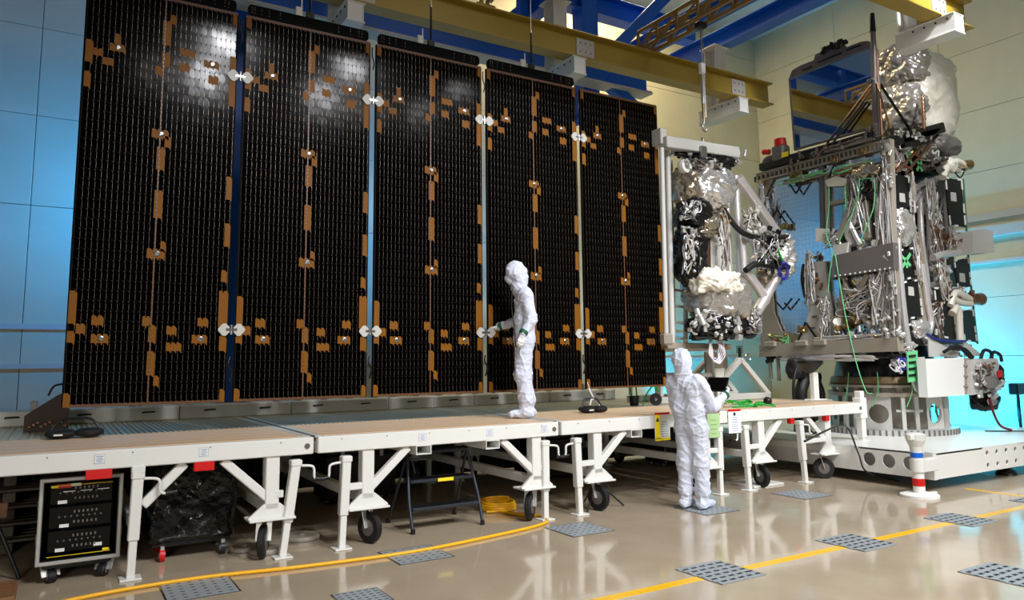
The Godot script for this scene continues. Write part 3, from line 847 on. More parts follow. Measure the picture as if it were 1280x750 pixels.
func array_wing() -> void:
	O = Vector3.ZERO
	var W := 1.40; var H := 4.10
	var pitch := 0.0489; var rowp := 0.0964
	var columns: Array[ArrayMesh] = []
	var wires: Array[ArrayMesh] = []
	for v in 4:
		var s := st()
		var c := st()
		for r in 42:
			var y := 0.036 + r * rowp
			var tx := rng.randf_range(-0.005, 0.005); var ty := rng.randf_range(-0.004, 0.004)
			var poly := [Vector2(0.0005, 0.0015), Vector2(0.037, -0.015), Vector2(0.0458, -0.006), Vector2(0.0458, 0.066), Vector2(0.037, 0.0785), Vector2(0.0005, 0.095)]
			var top: Array[Vector3] = []
			for p in poly: top.append(Vector3(p.x, y + p.y, 0.004 + (p.y - 0.04) * tx + (p.x - 0.02) * ty))
			for i in range(1, 5): tri(s, top[0], top[i], top[i + 1])
			for i in 6:
				var a := top[i]; var b := top[(i + 1) % 6]
				quad(s, Vector3(a.x, a.y, 0), Vector3(b.x, b.y, 0), b, a)
			var e := rng.randf_range(-0.004, 0.004)
			bx(c, Vector3(0.0474, y + 0.03 + e, 0.003), Vector3(0.0024, 0.050, 0.003))
		columns.append(mesh_of(s, M.cell))
		wires.append(mesh_of(c, M.contact))
	var s := st()
	lathe(s, [Vector2(0.026, 0), Vector2(0.026, 0.008), Vector2(0.016, 0.012), Vector2(0.016, 0.016), Vector2(0.0, 0.016)], Vector3.ZERO, Basis(Vector3.RIGHT, Vector3.BACK, Vector3.DOWN), 14)
	var disc := mesh_of(s, M.steel)
	s = st(); prism(s, PackedVector2Array([Vector2(-0.06, -0.03), Vector2(-0.015, -0.075), Vector2(0.02, -0.07), Vector2(0.07, -0.012), Vector2(0.07, 0.012), Vector2(0.02, 0.07), Vector2(-0.015, 0.075), Vector2(-0.06, 0.03)]), Transform3D.IDENTITY, 0.014)
	var pad := mesh_of(s, M.white_grey)
	s = st(); cbx(s, Vector3.ZERO, Vector3(0.11, 0.028, 0.03), 0.004); cyl(s, Vector3(0, -0.05, 0), Vector3(0, 0.05, 0), 0.016, 0.016, 10)
	var knuckle := mesh_of(s, M.steel)
	var lab := ["dark solar panel at the free tip of the wing, farthest from the spacecraft", "dark solar panel next to the free tip panel of the wing", "dark middle panel of the five solar panels in the wing", "dark solar panel behind the technician standing on the platform", "dark solar panel at the wing root, nearest the spacecraft"]
	for k in 5:
		var at := Vector3(0.068 + k * 1.482, 1.325, -8.0)
		var t := thing("solar_panel", lab[k], "solar panel", at, "panels of the solar wing")
		O = Vector3.ZERO
		s = st(); cbx(s, Vector3(W / 2, H / 2, -0.014), Vector3(W - 0.012, H - 0.012, 0.026), 0.004); obj("substrate", s, M.substrate, t)
		s = st()
		for sg in [0.0, 1.0]:
			cbx(s, Vector3(sg * W, H / 2, -0.012), Vector3(0.014, H, 0.034), 0.003)
		obj("edge_frame", s, M.carbon, t)
		s = st()
		bx(s, Vector3(W / 2, H - 0.006, 0.003), Vector3(W, 0.028, 0.008)); bx(s, Vector3(W / 2, 0.012, 0.001), Vector3(W, 0.024, 0.006))
		obj("edge_tape", s, M.kapton_edge, t)
		for c in 28:
			var u := 0.012 + c * pitch + (0.007 if c >= 14 else 0.0)
			var o := inst("cell_column", columns[(c * 7 + k * 3) % 4], t, Vector3(u, 0, 0))
			tag(inst("interconnect", wires[(c * 5 + k) % 4], o), "", "", "", "stuff")
		s = st(); bx(s, Vector3(0.699, H / 2, 0.0045), Vector3(0.014, H - 0.04, 0.006)); obj("centre_strip", s, M.kapton_edge, t)
		s = st()
		for i in 100: bx(s, Vector3(0.699 + (0.003 if i & 1 else -0.003), 0.05 + i * 0.04, 0.0085), Vector3(0.007, 0.012, 0.002))
		obj("strip_contacts", s, M.contact, t)
		for p in PATCHES:
			s = st(); prism(s, toothed(p[0], p[1], p[2], p[3]), Transform3D(Basis(), Vector3(0, 0, 0.002)), 0.0045)
			var o := obj("kapton_patch", s, M.kapton, t)
			if p.size() > 4: inst("hold_down", disc, o, Vector3(p[0] + 0.01, p[1], 0.006))
		for y in [0.725, 3.405]:
			if k < 4:
				inst("hinge_pad", pad, t, Vector3(W - 0.030, y, 0.008), Basis(Vector3.BACK, PI).scaled(Vector3(0.85, 0.85, 1)))
				inst("hinge", knuckle, t, Vector3(W + 0.041, y, 0.012))
			if k > 0: inst("hinge_pad", pad, t, Vector3(0.030, y, 0.008), Basis().scaled(Vector3(0.85, 0.85, 1)))
		if k < 4:
			s = st(); prism(s, rounded(1.36, 0.125, 0.04), Transform3D(Basis(), Vector3(W / 2, H + 0.078, -0.035)), 0.04)
			var bar_ := obj("top_bar", s, M.carbon, t)
			s = st()
			for u in [0.06, 0.09, 0.16, 0.24, 0.36, 1.02, 1.16, 1.26, 1.30]:
				for v in [0.05, 0.085, 0.11]:
					cyl(s, Vector3(u + rng.randf_range(-0.006, 0.006), H + v, 0.004), Vector3(u, H + v, 0.008), 0.006, 0.006, 6)
			obj("bolts", s, M.contact, bar_)
			s = st(); bx(s, Vector3(0.57, H + 0.19, -0.02), Vector3(0.07, 0.11, 0.03)); bx(s, Vector3(0.60, H + 0.28, -0.02), Vector3(0.012, 0.12, 0.012))
			obj("bracket", s, M.paper, t)
		# cable along the hinge side
		if k < 4:
			s = st(); tube(s, smooth_path([Vector3(W + 0.03, 4.05, 0.0), Vector3(W + 0.025, 3.95, 0.01), Vector3(W + 0.05, 3.86, 0.01), Vector3(W + 0.04, 3.78, 0.0)]), 0.008, 6); obj("cable", s, M.black, t)
			s = st(); tube(s, smooth_path([Vector3(W + 0.04, 0.45, 0.0), Vector3(W + 0.02, 0.38, 0.02), Vector3(W + 0.06, 0.3, 0.01), Vector3(W + 0.04, 0.2, 0.0)]), 0.01, 6); obj("cable", s, M.black, t)
	# dark plate standing by the tip
	var tt := thing("dark_fixture", "dark brown angular fixture plate standing at the wing tip", "fixture", Vector3(-0.25, DECK, -9.3))
	s = st(); prism(s, PackedVector2Array([Vector2(-0.2, 0), Vector2(0.2, 0), Vector2(0.2, 0.42), Vector2(0.08, 0.36), Vector2(-0.2, 0.16)]), Transform3D(Basis(), Vector3(-0.05, DECK, -9.35)), 0.08); obj("plate", s, M.amber_dark, tt)
	s = st(); tube(s, smooth_path([Vector3(-0.05, DECK + 0.36, -9.3), Vector3(0.0, DECK + 0.46, -9.3), Vector3(0.12, DECK + 0.48, -9.3)]), 0.012, 6); obj("cable", s, M.black, tt)
	s = st()
	for i in 10: cbx(s, Vector3(-0.2 + i * 0.035, DECK + 0.05 + (i % 3) * 0.02, -9.24), Vector3(0.03, 0.025, 0.03), 0.004)
	obj("connectors", s, M.copper, tt)

# ---------------------------------------------------------------- work platform
func caster(t: Node, at: Vector3, r: float, turn: float) -> void:
	var b := Basis(Vector3.UP, turn)
	var s := st()
	lathe(s, [Vector2(r * 0.5, -0.03), Vector2(r * 0.9, -0.03), Vector2(r, -0.018), Vector2(r, 0.018), Vector2(r * 0.9, 0.03), Vector2(r * 0.5, 0.03)], at + Vector3(0, r, 0), b * Basis(Vector3.UP, Vector3.RIGHT, Vector3.FORWARD), 24)
	var o := obj("wheel", s, M.rubber, t)
	s = st()
	cyl(s, at + Vector3(0, r, 0) - b.x * 0.032, at + Vector3(0, r, 0) + b.x * 0.032, r * 0.52, r * 0.52, 18)
	obj("hub", s, M.grey_plate, o)
	s = st()
	for sg in [-1.0, 1.0]:
		cbar(s, at + Vector3(0, r, 0) + b.x * sg * 0.045, at + b * Vector3(sg * 0.045, r * 2 + 0.05, -0.05), 0.012, 0.05, 0.003, b.x)
	cbx(s, at + b * Vector3(0, r * 2 + 0.055, -0.04), Vector3(0.11, 0.02, 0.1), 0.004, b)
	obj("fork", s, M.alu, t)

func jack(t: Node, x: float, z: float, lean: float, crank: float, top := 0.80) -> void:   # screw jack: two telescoping square tubes on a foot, crank at the top
	var f := Vector3(x, 0, z); var h := Vector3(x + lean, top, z)
	var d := (h - f) / top
	var s := st(); cbar(s, f + d * 0.30, h, 0.085, 0.085, 0.008, Vector3.BACK)
	cbx(s, h + d * 0.01, Vector3(0.10, 0.06, 0.10), 0.01); obj("jack_tube", s, M.white, t)
	s = st(); cbar(s, f + d * 0.01, f + d * 0.32, 0.062, 0.062, 0.006, Vector3.BACK); obj("jack_leg", s, M.white, t)
	s = st(); cbx(s, f + Vector3(0, 0.008, 0), Vector3(0.16, 0.016, 0.15), 0.004); obj("jack_foot", s, M.white, t)
	if crank != 0.0:
		s = st()
		var a := h + d * -0.02
		tube(s, smooth_path([a, a + Vector3(0.10 * crank, 0.0, 0.02), a + Vector3(0.16 * crank, -0.02, 0.03), a + Vector3(0.17 * crank, -0.11, 0.03), a + Vector3(0.22 * crank, -0.13, 0.03)], 4), 0.012, 8)
		var o := obj("crank", s, M.white, t)
		s = st(); cyl(s, a + Vector3(0.21 * crank, -0.13, 0.03), a + Vector3(0.30 * crank, -0.12, 0.03), 0.018, 0.018, 10); obj("grip", s, M.black, o)

func leg(t: Node, x: float, z: float, dir: float, wheel_turn: float) -> void:
	var s := st(); cbx(s, Vector3(x, 0.655, z), Vector3(0.12, 0.46, 0.12), 0.008); obj("leg", s, M.white, t)
	s = st(); prism(s, PackedVector2Array([Vector2(-0.20, 0), Vector2(0.20, 0), Vector2(0.20, 0.03), Vector2(0.07, 0.14), Vector2(-0.07, 0.14), Vector2(-0.20, 0.03)]), Transform3D(Basis(), Vector3(x, 0.335, z + 0.03)), 0.03)
	cbx(s, Vector3(x, 0.345, z), Vector3(0.40, 0.02, 0.24), 0.004); obj("foot_plate", s, M.white, t)
	s = st(); cbar(s, Vector3(x + dir * 0.42, 0.875, z + 0.01), Vector3(x + dir * 0.03, 0.52, z + 0.01), 0.075, 0.075, 0.008, Vector3.BACK); obj("brace", s, M.white, t)
	caster(t, Vector3(x + dir * 0.05, 0, z - 0.02), 0.145, wheel_turn)

func platform() -> void:
	var xs := [[-1.5, 2.055], [2.095, 4.775], [4.815, 7.495], [7.535, 10.25]]
	var lab := ["white steel work platform section at the free tip of the wing", "white steel work platform section with the step stool below", "white steel work platform section the technician stands on", "white steel work platform section nearest the turntable, hung with placards"]
	var legs := [[[0.62, 1.0], [1.70, -1.0]], [[2.59, 1.0], [4.50, -1.0]], [[5.33, 1.0], [7.05, -1.0]], [[8.06, 1.0], [9.45, -1.0]]]
	var jacks := [[[0.60, 0.02, 1.0], [1.80, 0.10, 1.0]], [[2.34, 0.03, -1.0], [4.60, 0.0, 1.0]], [[5.06, -0.03, -1.0], [7.26, 0.0, 0.0]], [[7.78, -0.04, -1.0], [8.90, -0.06, 1.0]]]
	for i in 4:
		var x0: float = xs[i][0]; var x1: float = xs[i][1]; var xc := (x0 + x1) / 2; var L := x1 - x0
		var t := thing("work_platform", lab[i], "platform", Vector3(xc, 0, -8.5), "work platform sections")
		var s := st(); cbx(s, Vector3(xc, 0.955, -6.94), Vector3(L, 0.15, 0.08), 0.008)
		var front := obj("front_beam", s, M.white, t)
		s = st(); cbx(s, Vector3(xc, 0.955, -10.3), Vector3(L, 0.15, 0.08), 0.008); obj("rear_beam", s, M.white, t)
		s = st()
		for e in [x0 + 0.04, xc, x1 - 0.04]: bx(s, Vector3(e, 0.93, -8.62), Vector3(0.07, 0.10, 3.26))
		obj("joists", s, M.white, t)
		s = st()
		cyl(s, Vector3(x1 - 0.06, 0.955, -6.90), Vector3(x1 - 0.06, 0.955, -6.893), 0.025, 0.025, 12)
		for e in 6: cyl(s, Vector3(x0 + L * (e + 0.5) / 6, 1.0, -6.90), Vector3(x0 + L * (e + 0.5) / 6, 1.0, -6.896), 0.006, 0.006, 6)
		obj("bolts", s, M.grey_plate, front)
		# front boards run lengthwise, the rear deck is ribbed plank across
		for k in 9:
			s = st(); cbx(s, Vector3(xc, DECK - 0.012, -7.0 - 0.0725 - k * 0.145), Vector3(L - 0.16, 0.024, 0.141), 0.003)
			obj("deck_board", s, M.deck_tan if k % 2 else M.deck_tan_b, t)
		s = st()
		for e in [x0 + 0.04, x1 - 0.04]: cbx(s, Vector3(e, DECK - 0.012, -8.60), Vector3(0.075, 0.024, 3.2), 0.003)
		obj("edge_plate", s, M.white_grey, t)
		var n := int((L - 0.16) / 0.15)
		var w := (L - 0.16) / n
		var o0 := O
		O = Vector3.ZERO
		s = st(); bx(s, Vector3(0, -0.017, 0), Vector3(w - 0.004, 0.022, 1.90))
		for r in 3: cbx(s, Vector3((r - 1) * w / 3, -0.006, 0), Vector3(w / 3 - 0.016, 0.016, 1.90), 0.003)
		var plank := mesh_of(s, M.deck_rib)
		O = o0
		for k in n: inst("deck_plank", plank, t, Vector3(x0 + 0.08 + (k + 0.5) * w, DECK, -9.262) - O)
		for zz in [-6.98, -9.95]:
			for g in legs[i]:
				if i == 0 and g[0] < 1.0:
					s = st(); cbx(s, Vector3(g[0], 0.86, zz + 0.05), Vector3(0.10, 0.06, 0.10), 0.006); obj("leg", s, M.white, t)
					s = st(); cbar(s, Vector3(g[0] + 0.36, 0.875, zz), Vector3(g[0] + 0.05, 0.56, zz), 0.075, 0.075, 0.008, Vector3.BACK); obj("brace", s, M.white, t)
				else: leg(t, g[0], zz, g[1], rng.randf_range(-0.9, 0.9))
			for j in jacks[i]:
				jack(t, j[0], zz + 0.05, j[1] if zz > -8 else 0.0, j[2], 0.80 if zz > -8 else 0.84)
		s = st()
		for g in legs[i]: cbar(s, Vector3(g[0], 0.42, -7.04), Vector3(g[0], 0.42, -9.89), 0.09, 0.09, 0.008)
		for j in 2: cbar(s, Vector3(legs[i][j][0], 0.55, -6.96), Vector3(jacks[i][j][0], 0.55, -6.93), 0.06, 0.06, 0.006)
		obj("cross_tube", s, M.white, t)
		if true:
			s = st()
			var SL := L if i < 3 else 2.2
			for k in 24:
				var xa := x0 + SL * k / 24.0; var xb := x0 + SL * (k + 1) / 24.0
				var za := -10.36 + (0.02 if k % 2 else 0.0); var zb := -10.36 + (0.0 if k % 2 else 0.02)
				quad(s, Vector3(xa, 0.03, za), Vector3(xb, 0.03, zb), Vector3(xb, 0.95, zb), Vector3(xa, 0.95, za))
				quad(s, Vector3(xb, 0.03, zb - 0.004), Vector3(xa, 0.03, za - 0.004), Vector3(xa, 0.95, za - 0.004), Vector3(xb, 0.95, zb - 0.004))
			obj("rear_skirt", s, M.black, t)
		# fork pockets and stickers
		var pk: Array = [[], [3.155, 3.94], [5.89], []][i]
		for x in pk:
			s = st()
			for sg in [-1.0, 1.0]:
				bx(s, Vector3(x + sg * 0.078, 0.84, -7.4), Vector3(0.008, 0.09, 1.0)); bx(s, Vector3(x, 0.84 + sg * 0.041, -7.4), Vector3(0.15, 0.008, 1.0))
			obj("fork_pocket", s, M.white, t)
		var tags: Array = [[125, 566], [255, 557]] if i == 0 else [[528, 543], [612, 538]] if i == 1 else [[680, 531]] if i == 2 else []
		for p in tags:
			var c := on_z(p[0], p[1], -6.9)
			s = st(); bx(s, Vector3(c.x, 0.965, -6.8985), Vector3(0.075, 0.07, 0.002)); var lb := obj("label_sticker", s, M.paper, front)
			s = st()
			for r in 4: bx(s, Vector3(c.x, 0.985 - r * 0.014, -6.897), Vector3(0.05 - 0.012 * (r % 2), 0.005, 0.001))
			for sg in [-1.0, 1.0]:
				bx(s, Vector3(c.x + sg * 0.036, 0.965, -6.897), Vector3(0.002, 0.07, 0.001)); bx(s, Vector3(c.x, 0.965 + sg * 0.034, -6.897), Vector3(0.075, 0.002, 0.001))
			obj("print", s, M.ink_blue, lb)
		for p in ([[124, 583, 30], [255, 575, 26]] if i == 0 else [[988, 524, 11], [1032, 521, 13]] if i == 3 else []):
			var c := on_z(p[0], p[1], -6.93)
			s = st(); cbx(s, Vector3(c.x, 0.845, -6.93), Vector3(p[2] * 0.0062, 0.075, 0.07), 0.004); obj("red_stop", s, M.red, t)
		if i == 3:
			s = st(); cbx(s, Vector3(10.30, 0.86, -6.98), Vector3(0.10, 0.68, 0.10), 0.008); cbx(s, Vector3(10.30, 0.95, -6.98), Vector3(0.15, 0.3, 0.13), 0.008)
			obj("end_post", s, M.white, t)
			s = st(); bar(s, Vector3(10.30, 0.53, -6.98), Vector3(10.30, 0.48, -6.98), 0.07, 0.07); cbx(s, Vector3(10.30, 0.478, -6.98), Vector3(0.16, 0.012, 0.14), 0.003); obj("post_foot", s, M.white, t)
	placard(Vector3(6.28, 0.90, -6.885), 0.24, 0.33, M.sign_yellow, "white and yellow warning placard with red header hung on the platform", true, false)
	placard(Vector3(7.14, 0.88, -6.885), 0.22, 0.33, M.paper_green, "pale green placard with red header behind the technician with a tablet", false, true)
	placard(Vector3(7.52, 0.90, -6.885), 0.23, 0.30, M.paper, "white placard with red header and round emblem on the platform", false, false)

func placard(at: Vector3, w: float, h: float, m: Material, label: String, warn: bool, green: bool) -> void:
	var t := thing("placard", label, "sign", at)
	var s := st(); bx(s, at, Vector3(w, h, 0.004)); obj("sheet", s, M.paper if warn else m, t)
	s = st(); bx(s, at + Vector3(0, h / 2 - 0.012, 0.003), Vector3(w, 0.026, 0.003)); obj("header", s, M.red, t)
	s = st()
	if warn:
		s = st(); bx(s, at + Vector3(-w / 2 + 0.045, 0.0, 0.0028), Vector3(0.08, h - 0.04, 0.002)); bx(s, at + Vector3(0, -h / 2 + 0.015, 0.0028), Vector3(w, 0.03, 0.002)); obj("yellow_band", s, M.sign_yellow, t)
		s = st(); prism(s, PackedVector2Array([Vector2(-0.03, -0.02), Vector2(0.03, -0.02), Vector2(0, 0.035)]), Transform3D(Basis(), at + Vector3(-w / 2 + 0.045, 0.08, 0.004)), 0.001); obj("warning_triangle", s, M.ink, t)
	elif not green:
		s = st(); cyl(s, at + Vector3(0, h / 2 - 0.06, 0.002), at + Vector3(0, h / 2 - 0.06, 0.004), 0.022, 0.022, 18); obj("emblem", s, M.ink, t)
	s = st()
	for r in 7:
		if green and r % 2: continue
		bx(s, at + Vector3(0.03 if warn else 0.0, h * 0.16 - r * 0.028, 0.003), Vector3(w * (0.5 if r % 3 else 0.38), 0.006, 0.001))
	obj("print", s, M.green if green else M.ink_blue, t)

# ---------------------------------------------------------------- under the platform
func below_deck() -> void:
	var t: Node3D
	var s: Shape
	# road case with three rack units
	var a := on_z(46, 705, -7.12); var b := on_z(147, 695, -7.12)
	var x0 := a.x; var w := b.x - a.x; var y0 := 0.16; var h := 0.64
	var c := Vector3(x0 + w / 2, 0, -7.12)
	t = thing("rack_case", "black wheeled rack case with aluminium edges under the platform", "rack case", c)
	s = st()
	bx(s, c + Vector3(0, y0 + 0.01, -0.3), Vector3(w, 0.02, 0.6)); bx(s, c + Vector3(0, y0 + h - 0.01, -0.3), Vector3(w, 0.02, 0.6))
	for sg in [-1.0, 1.0]: bx(s, c + Vector3(sg * (w / 2 - 0.01), y0 + h / 2, -0.3), Vector3(0.02, h - 0.04, 0.6))
	bx(s, c + Vector3(0, y0 + h / 2, -0.59), Vector3(w - 0.04, h - 0.04, 0.02))
	obj("body", s, M.black, t)
	s = st()
	for sg in [-1.0, 1.0]:
		cbx(s, c + Vector3(sg * (w / 2), y0 + h / 2, 0.0), Vector3(0.03, h + 0.03, 0.03), 0.006)
		cbx(s, c + Vector3(0, y0 + h / 2 + sg * h / 2, 0.0), Vector3(w, 0.03, 0.03), 0.006)
	obj("edge_trim", s, M.alu, t)
	s = st()
	for sg in [-1.0, 1.0]:
		for k in 2: cbx(s, c + Vector3(sg * (w / 2 + 0.012), y0 + h * (0.3 + 0.4 * k), -0.05), Vector3(0.02, 0.08, 0.06), 0.004)
	obj("latch", s, M.steel, t)
	var iw := w - 0.12
	for k in 3:
		var yk := y0 + 0.07 + k * 0.185
		s = st(); cbx(s, c + Vector3(0, yk + 0.085, -0.05), Vector3(iw, 0.165, 0.06), 0.004); var u := obj("rack_unit", s, M.black_gloss, t)
		s = st()
		for i in 8: cyl(s, c + Vector3(-iw * 0.34 + i * iw * 0.095, yk + 0.09, -0.02), c + Vector3(-iw * 0.34 + i * iw * 0.095, yk + 0.09, -0.008), 0.008, 0.006, 8)
		for i in 6:
			for j in 2: bx(s, c + Vector3(-iw * 0.1 + i * iw * 0.07, yk + 0.045 + j * 0.08, -0.018), Vector3(0.012, 0.02, 0.004))
		obj("knobs", s, M.grey_plate, u)
		s = st(); bx(s, c + Vector3(-iw * 0.30 + (0.02 if k == 1 else 0.0), yk + 0.02, -0.0185), Vector3(0.065, 0.026, 0.003))
		if k == 0: bx(s, c + Vector3(iw * 0.30, yk + 0.035, -0.0185), Vector3(0.06, 0.026, 0.003))
		if k == 2:
			bx(s, c + Vector3(-iw * 0.12, yk + 0.15, -0.0185), Vector3(0.09, 0.022, 0.003))
			for i in 3:
				bx(s, c + Vector3(-iw * 0.2 + i * 0.12, yk + 0.1, -0.0185), Vector3(0.085, 0.006, 0.003))
		obj("label_strip", s, M.paper, u)
		if k == 2:
			s = st(); bx(s, c + Vector3(-iw * 0.29, yk + 0.145, -0.018), Vector3(0.1, 0.03, 0.004)); obj("red_label", s, M.red, u)
	s = st()
	bx(s, c + Vector3(0, y0 + 0.045, -0.012), Vector3(iw, 0.004, 0.004)); bx(s, c + Vector3(0, y0 + h - 0.05, -0.012), Vector3(iw, 0.004, 0.004))
	cbx(s, c + Vector3(-iw / 2 + 0.03, y0 + h - 0.055, -0.008), Vector3(0.05, 0.02, 0.01), 0.003); cbx(s, c + Vector3(iw / 2 - 0.03, y0 + 0.06, -0.008), Vector3(0.05, 0.02, 0.01), 0.003)
	obj("yellow_corner", s, M.sign_yellow, t)
	s = st(); cbx(s, c + Vector3(0, y0 - 0.035, -0.3), Vector3(w - 0.06, 0.05, 0.5), 0.01); obj("skid", s, M.black, t)
	for dx in [-1.0, 1.0]:
		for z in [-0.05, -0.52]: caster(t, c + Vector3(dx * (w / 2 - 0.1), 0, z), 0.05, rng.randf_range(-1, 1))
	# cart wrapped in dark plastic
	c = Vector3(1.12, 0, -7.62)
	t = thing("wrapped_cart", "equipment cart wrapped in dark plastic sheet beside the rack case", "cart", c)
	s = st(); crumple(s, c + Vector3(0, 0.50, 0), Vector3(0.37, 0.35, 0.28), 0.022, 3.4, 12.0, 76, 50, Basis(), Vector3.ZERO, true); obj("plastic_sheet", s, M.plastic_wrap, t)
	s = st(); cbx(s, c + Vector3(0, 0.14, 0), Vector3(0.66, 0.05, 0.46), 0.01); obj("chassis", s, M.black, t)
	for dx in [-0.24, 0.26]:
		for dz in [-0.2, 0.24]:
			s = st(); cyl(s, c + Vector3(dx - 0.02, 0.055, dz), c + Vector3(dx + 0.02, 0.055, dz), 0.055, 0.055, 20); var o := obj("caster_wheel", s, M.red if dx < 0 else M.stool, t)
			s = st(); cyl(s, c + Vector3(dx - 0.024, 0.055, dz), c + Vector3(dx + 0.024, 0.055, dz), 0.03, 0.03, 14); bar(s, c + Vector3(dx, 0.055, dz + 0.0), c + Vector3(dx, 0.13, dz), 0.06, 0.03); obj("hub", s, M.alu, o)
	# step stool
	t = thing("step_stool", "dark grey rolling step stool with a yellow tread mark under the platform", "step stool", Vector3(3.5, 0, -7.4))
	for x in [3.13, 3.92]:
		s = st(); tube(s, smooth_path([Vector3(x, 0.02, -7.10), Vector3(x, 0.3, -7.2), Vector3(x + (3.52 - x) * 0.12, 0.76, -7.36)], 6), 0.017, 10)
		tube(s, [Vector3(x + (3.52 - x) * 0.12, 0.76, -7.36), Vector3(x, 0.02, -7.75)], 0.015, 10)
		obj("side_rail", s, M.stool, t)
		s = st()
		for z in [-7.10, -7.75]: cyl(s, Vector3(x, 0, z), Vector3(x, 0.05, z), 0.024, 0.022, 10)
		obj("rubber_tip", s, M.rubber, t)
	for k in 3:
		var y: float = [0.22, 0.48, 0.76][k]; var z: float = [-7.24, -7.34, -7.42][k]
		s = st(); cbx(s, Vector3(3.525, y, z), Vector3(0.76 - k * 0.04, 0.035, 0.2), 0.008)
		var o := obj("tread", s, M.stool, t)
		s = st()
		for i in 22: bx(s, Vector3(3.20 + i * 0.031, y + 0.019, z), Vector3(0.012, 0.005, 0.18))
		obj("grip_ribs", s, M.black, o)
		if k == 1:
			s = st(); bx(s, Vector3(3.56, y, z + 0.102), Vector3(0.18, 0.034, 0.004)); obj("yellow_mark", s, M.sign_yellow, o)
	s = st(); tube(s, [Vector3(3.17, 0.76, -7.36), Vector3(3.88, 0.76, -7.36)], 0.016, 8); obj("top_rail", s, M.stool, t)
	# small black tripod
	var p := Vector3(5.50, 0.30, -7.2)
	t = thing("tripod", "small black tripod standing behind a platform jack", "tripod", Vector3(5.5, 0, -7.2))
	for f in [Vector3(5.77, 0.01, -7.03), Vector3(5.22, 0.01, -7.0), Vector3(5.55, 0.01, -7.5)]:
		s = st(); tube(s, [p, p.lerp(f, 0.55)], 0.016, 8); tube(s, [p.lerp(f, 0.5), f], 0.011, 8); obj("leg", s, M.black, t)
	s = st(); cyl(s, p - Vector3(0, 0.04, 0), p + Vector3(0, 0.12, 0), 0.02, 0.02, 10); cyl(s, p, p + Vector3(0, 0.03, 0), 0.04, 0.04, 14); obj("column", s, M.black, t)
	# round steel weights
	var q := 0
	for d in [Vector3(1.56, 0, -7.3), Vector3(1.70, 0, -7.12), Vector3(2.12, 0, -7.45)]:
		t = thing("floor_weight", ["low round grey weight behind the platform wheel", "low round grey weight in front of the platform wheel", "wide round grey weight between two white jacks"][q], "weight", d)
		var r: float = [0.13, 0.14, 0.17][q]
		s = st(); lathe(s, [Vector2(0, 0), Vector2(r, 0), Vector2(r, 0.05), Vector2(r - 0.012, 0.062), Vector2(0.03, 0.062), Vector2(0.03, 0.075), Vector2(0, 0.075)], d, Basis(), 30); obj("disc", s, M.warm_grey, t)
		s = st(); lathe(s, [Vector2(r + 0.003, 0.02), Vector2(r + 0.003, 0.03), Vector2(r - 0.01, 0.03)], d, Basis(), 30); obj("rim_groove", s, M.grey_plate, t)
		q += 1
	# yellow hose on the floor with a coil
	var pts := []
	for e in [[60, 756], [150, 738], [260, 721], [380, 708], [520, 689], [630, 667], [672, 657], [684, 651], [676, 645], [650, 643], [625, 639], [606, 634], [612, 628], [634, 630], [630, 638], [608, 640]]:
		var g := on_y(e[0], e[1], 0.016); pts.append(g)
	O = Vector3.ZERO
	s = st(); tube(s, smooth_path(pts, 8), 0.016, 8)
	tag(obj("floor_hose", s, M.cable_yellow), "bright yellow hose lying along the floor in front of the platform", "hose")
	t = thing("hose_coil", "coiled yellow hose on the floor under the platform", "hose", Vector3(4.45, 0, -7.7))
	s = st()
	pts = []
	for i in 60: pts.append(Vector3(4.45 + cos(i * 0.42) * (0.2 + 0.015 * sin(i * 0.9)), 0.016 + i * 0.0016, -7.7 + sin(i * 0.42) * 0.2))
	tube(s, pts, 0.014, 8); obj("loops", s, M.cable_yellow, t)
	# tan plank and stacked crates at the free end
	t = thing("floor_plank", "tan wooden plank lying on the floor beside the rack case", "plank", Vector3(-0.45, 0, -7.1))
	s = st(); cbx(s, Vector3(-0.47, 0.03, -6.92), Vector3(0.62, 0.06, 0.5), 0.006); obj("board", s, M.wood, t)
	t = thing("wire_easel", "thin black folding stand with one leaning leg near the rack case", "stand", Vector3(-0.3, 0, -7.5))
	s = st(); tube(s, [Vector3(-0.16, 0.01, -7.42), Vector3(-0.4, 0.6, -7.5)], 0.016, 8); tube(s, [Vector3(-0.7, 0.01, -7.42), Vector3(-0.4, 0.6, -7.5)], 0.016, 8); obj("leg", s, M.black, t)
	s = st(); cbx(s, Vector3(-0.42, 0.55, -7.47), Vector3(0.3, 0.12, 0.03), 0.006); obj("tray", s, M.wood, t)
	t = thing("pallet_stack", "stack of weathered grey pallets in the dark behind the rack case", "pallets", Vector3(-0.1, 0, -9.0))
	for k in 5:
		for j in 3:
			s = st(); cbx(s, Vector3(-0.75 + j * 0.45, 0.06 + k * 0.15, -8.85), Vector3(0.1, 0.09, 0.9), 0.006); obj("bearer", s, M.crate, t)
		for j in 6:
			s = st(); cbx(s, Vector3(-0.28, 0.12 + k * 0.15, -8.47 - j * 0.16), Vector3(1.25, 0.025, 0.11), 0.004); obj("slat", s, M.crate, t)
	var bl := ["dark equipment trunk stored behind the wrapped cart", "dark equipment trunk stored behind the step stool", "dark equipment trunk stored behind the tripod", "dark equipment trunk under the platform section nearest the turntable"]
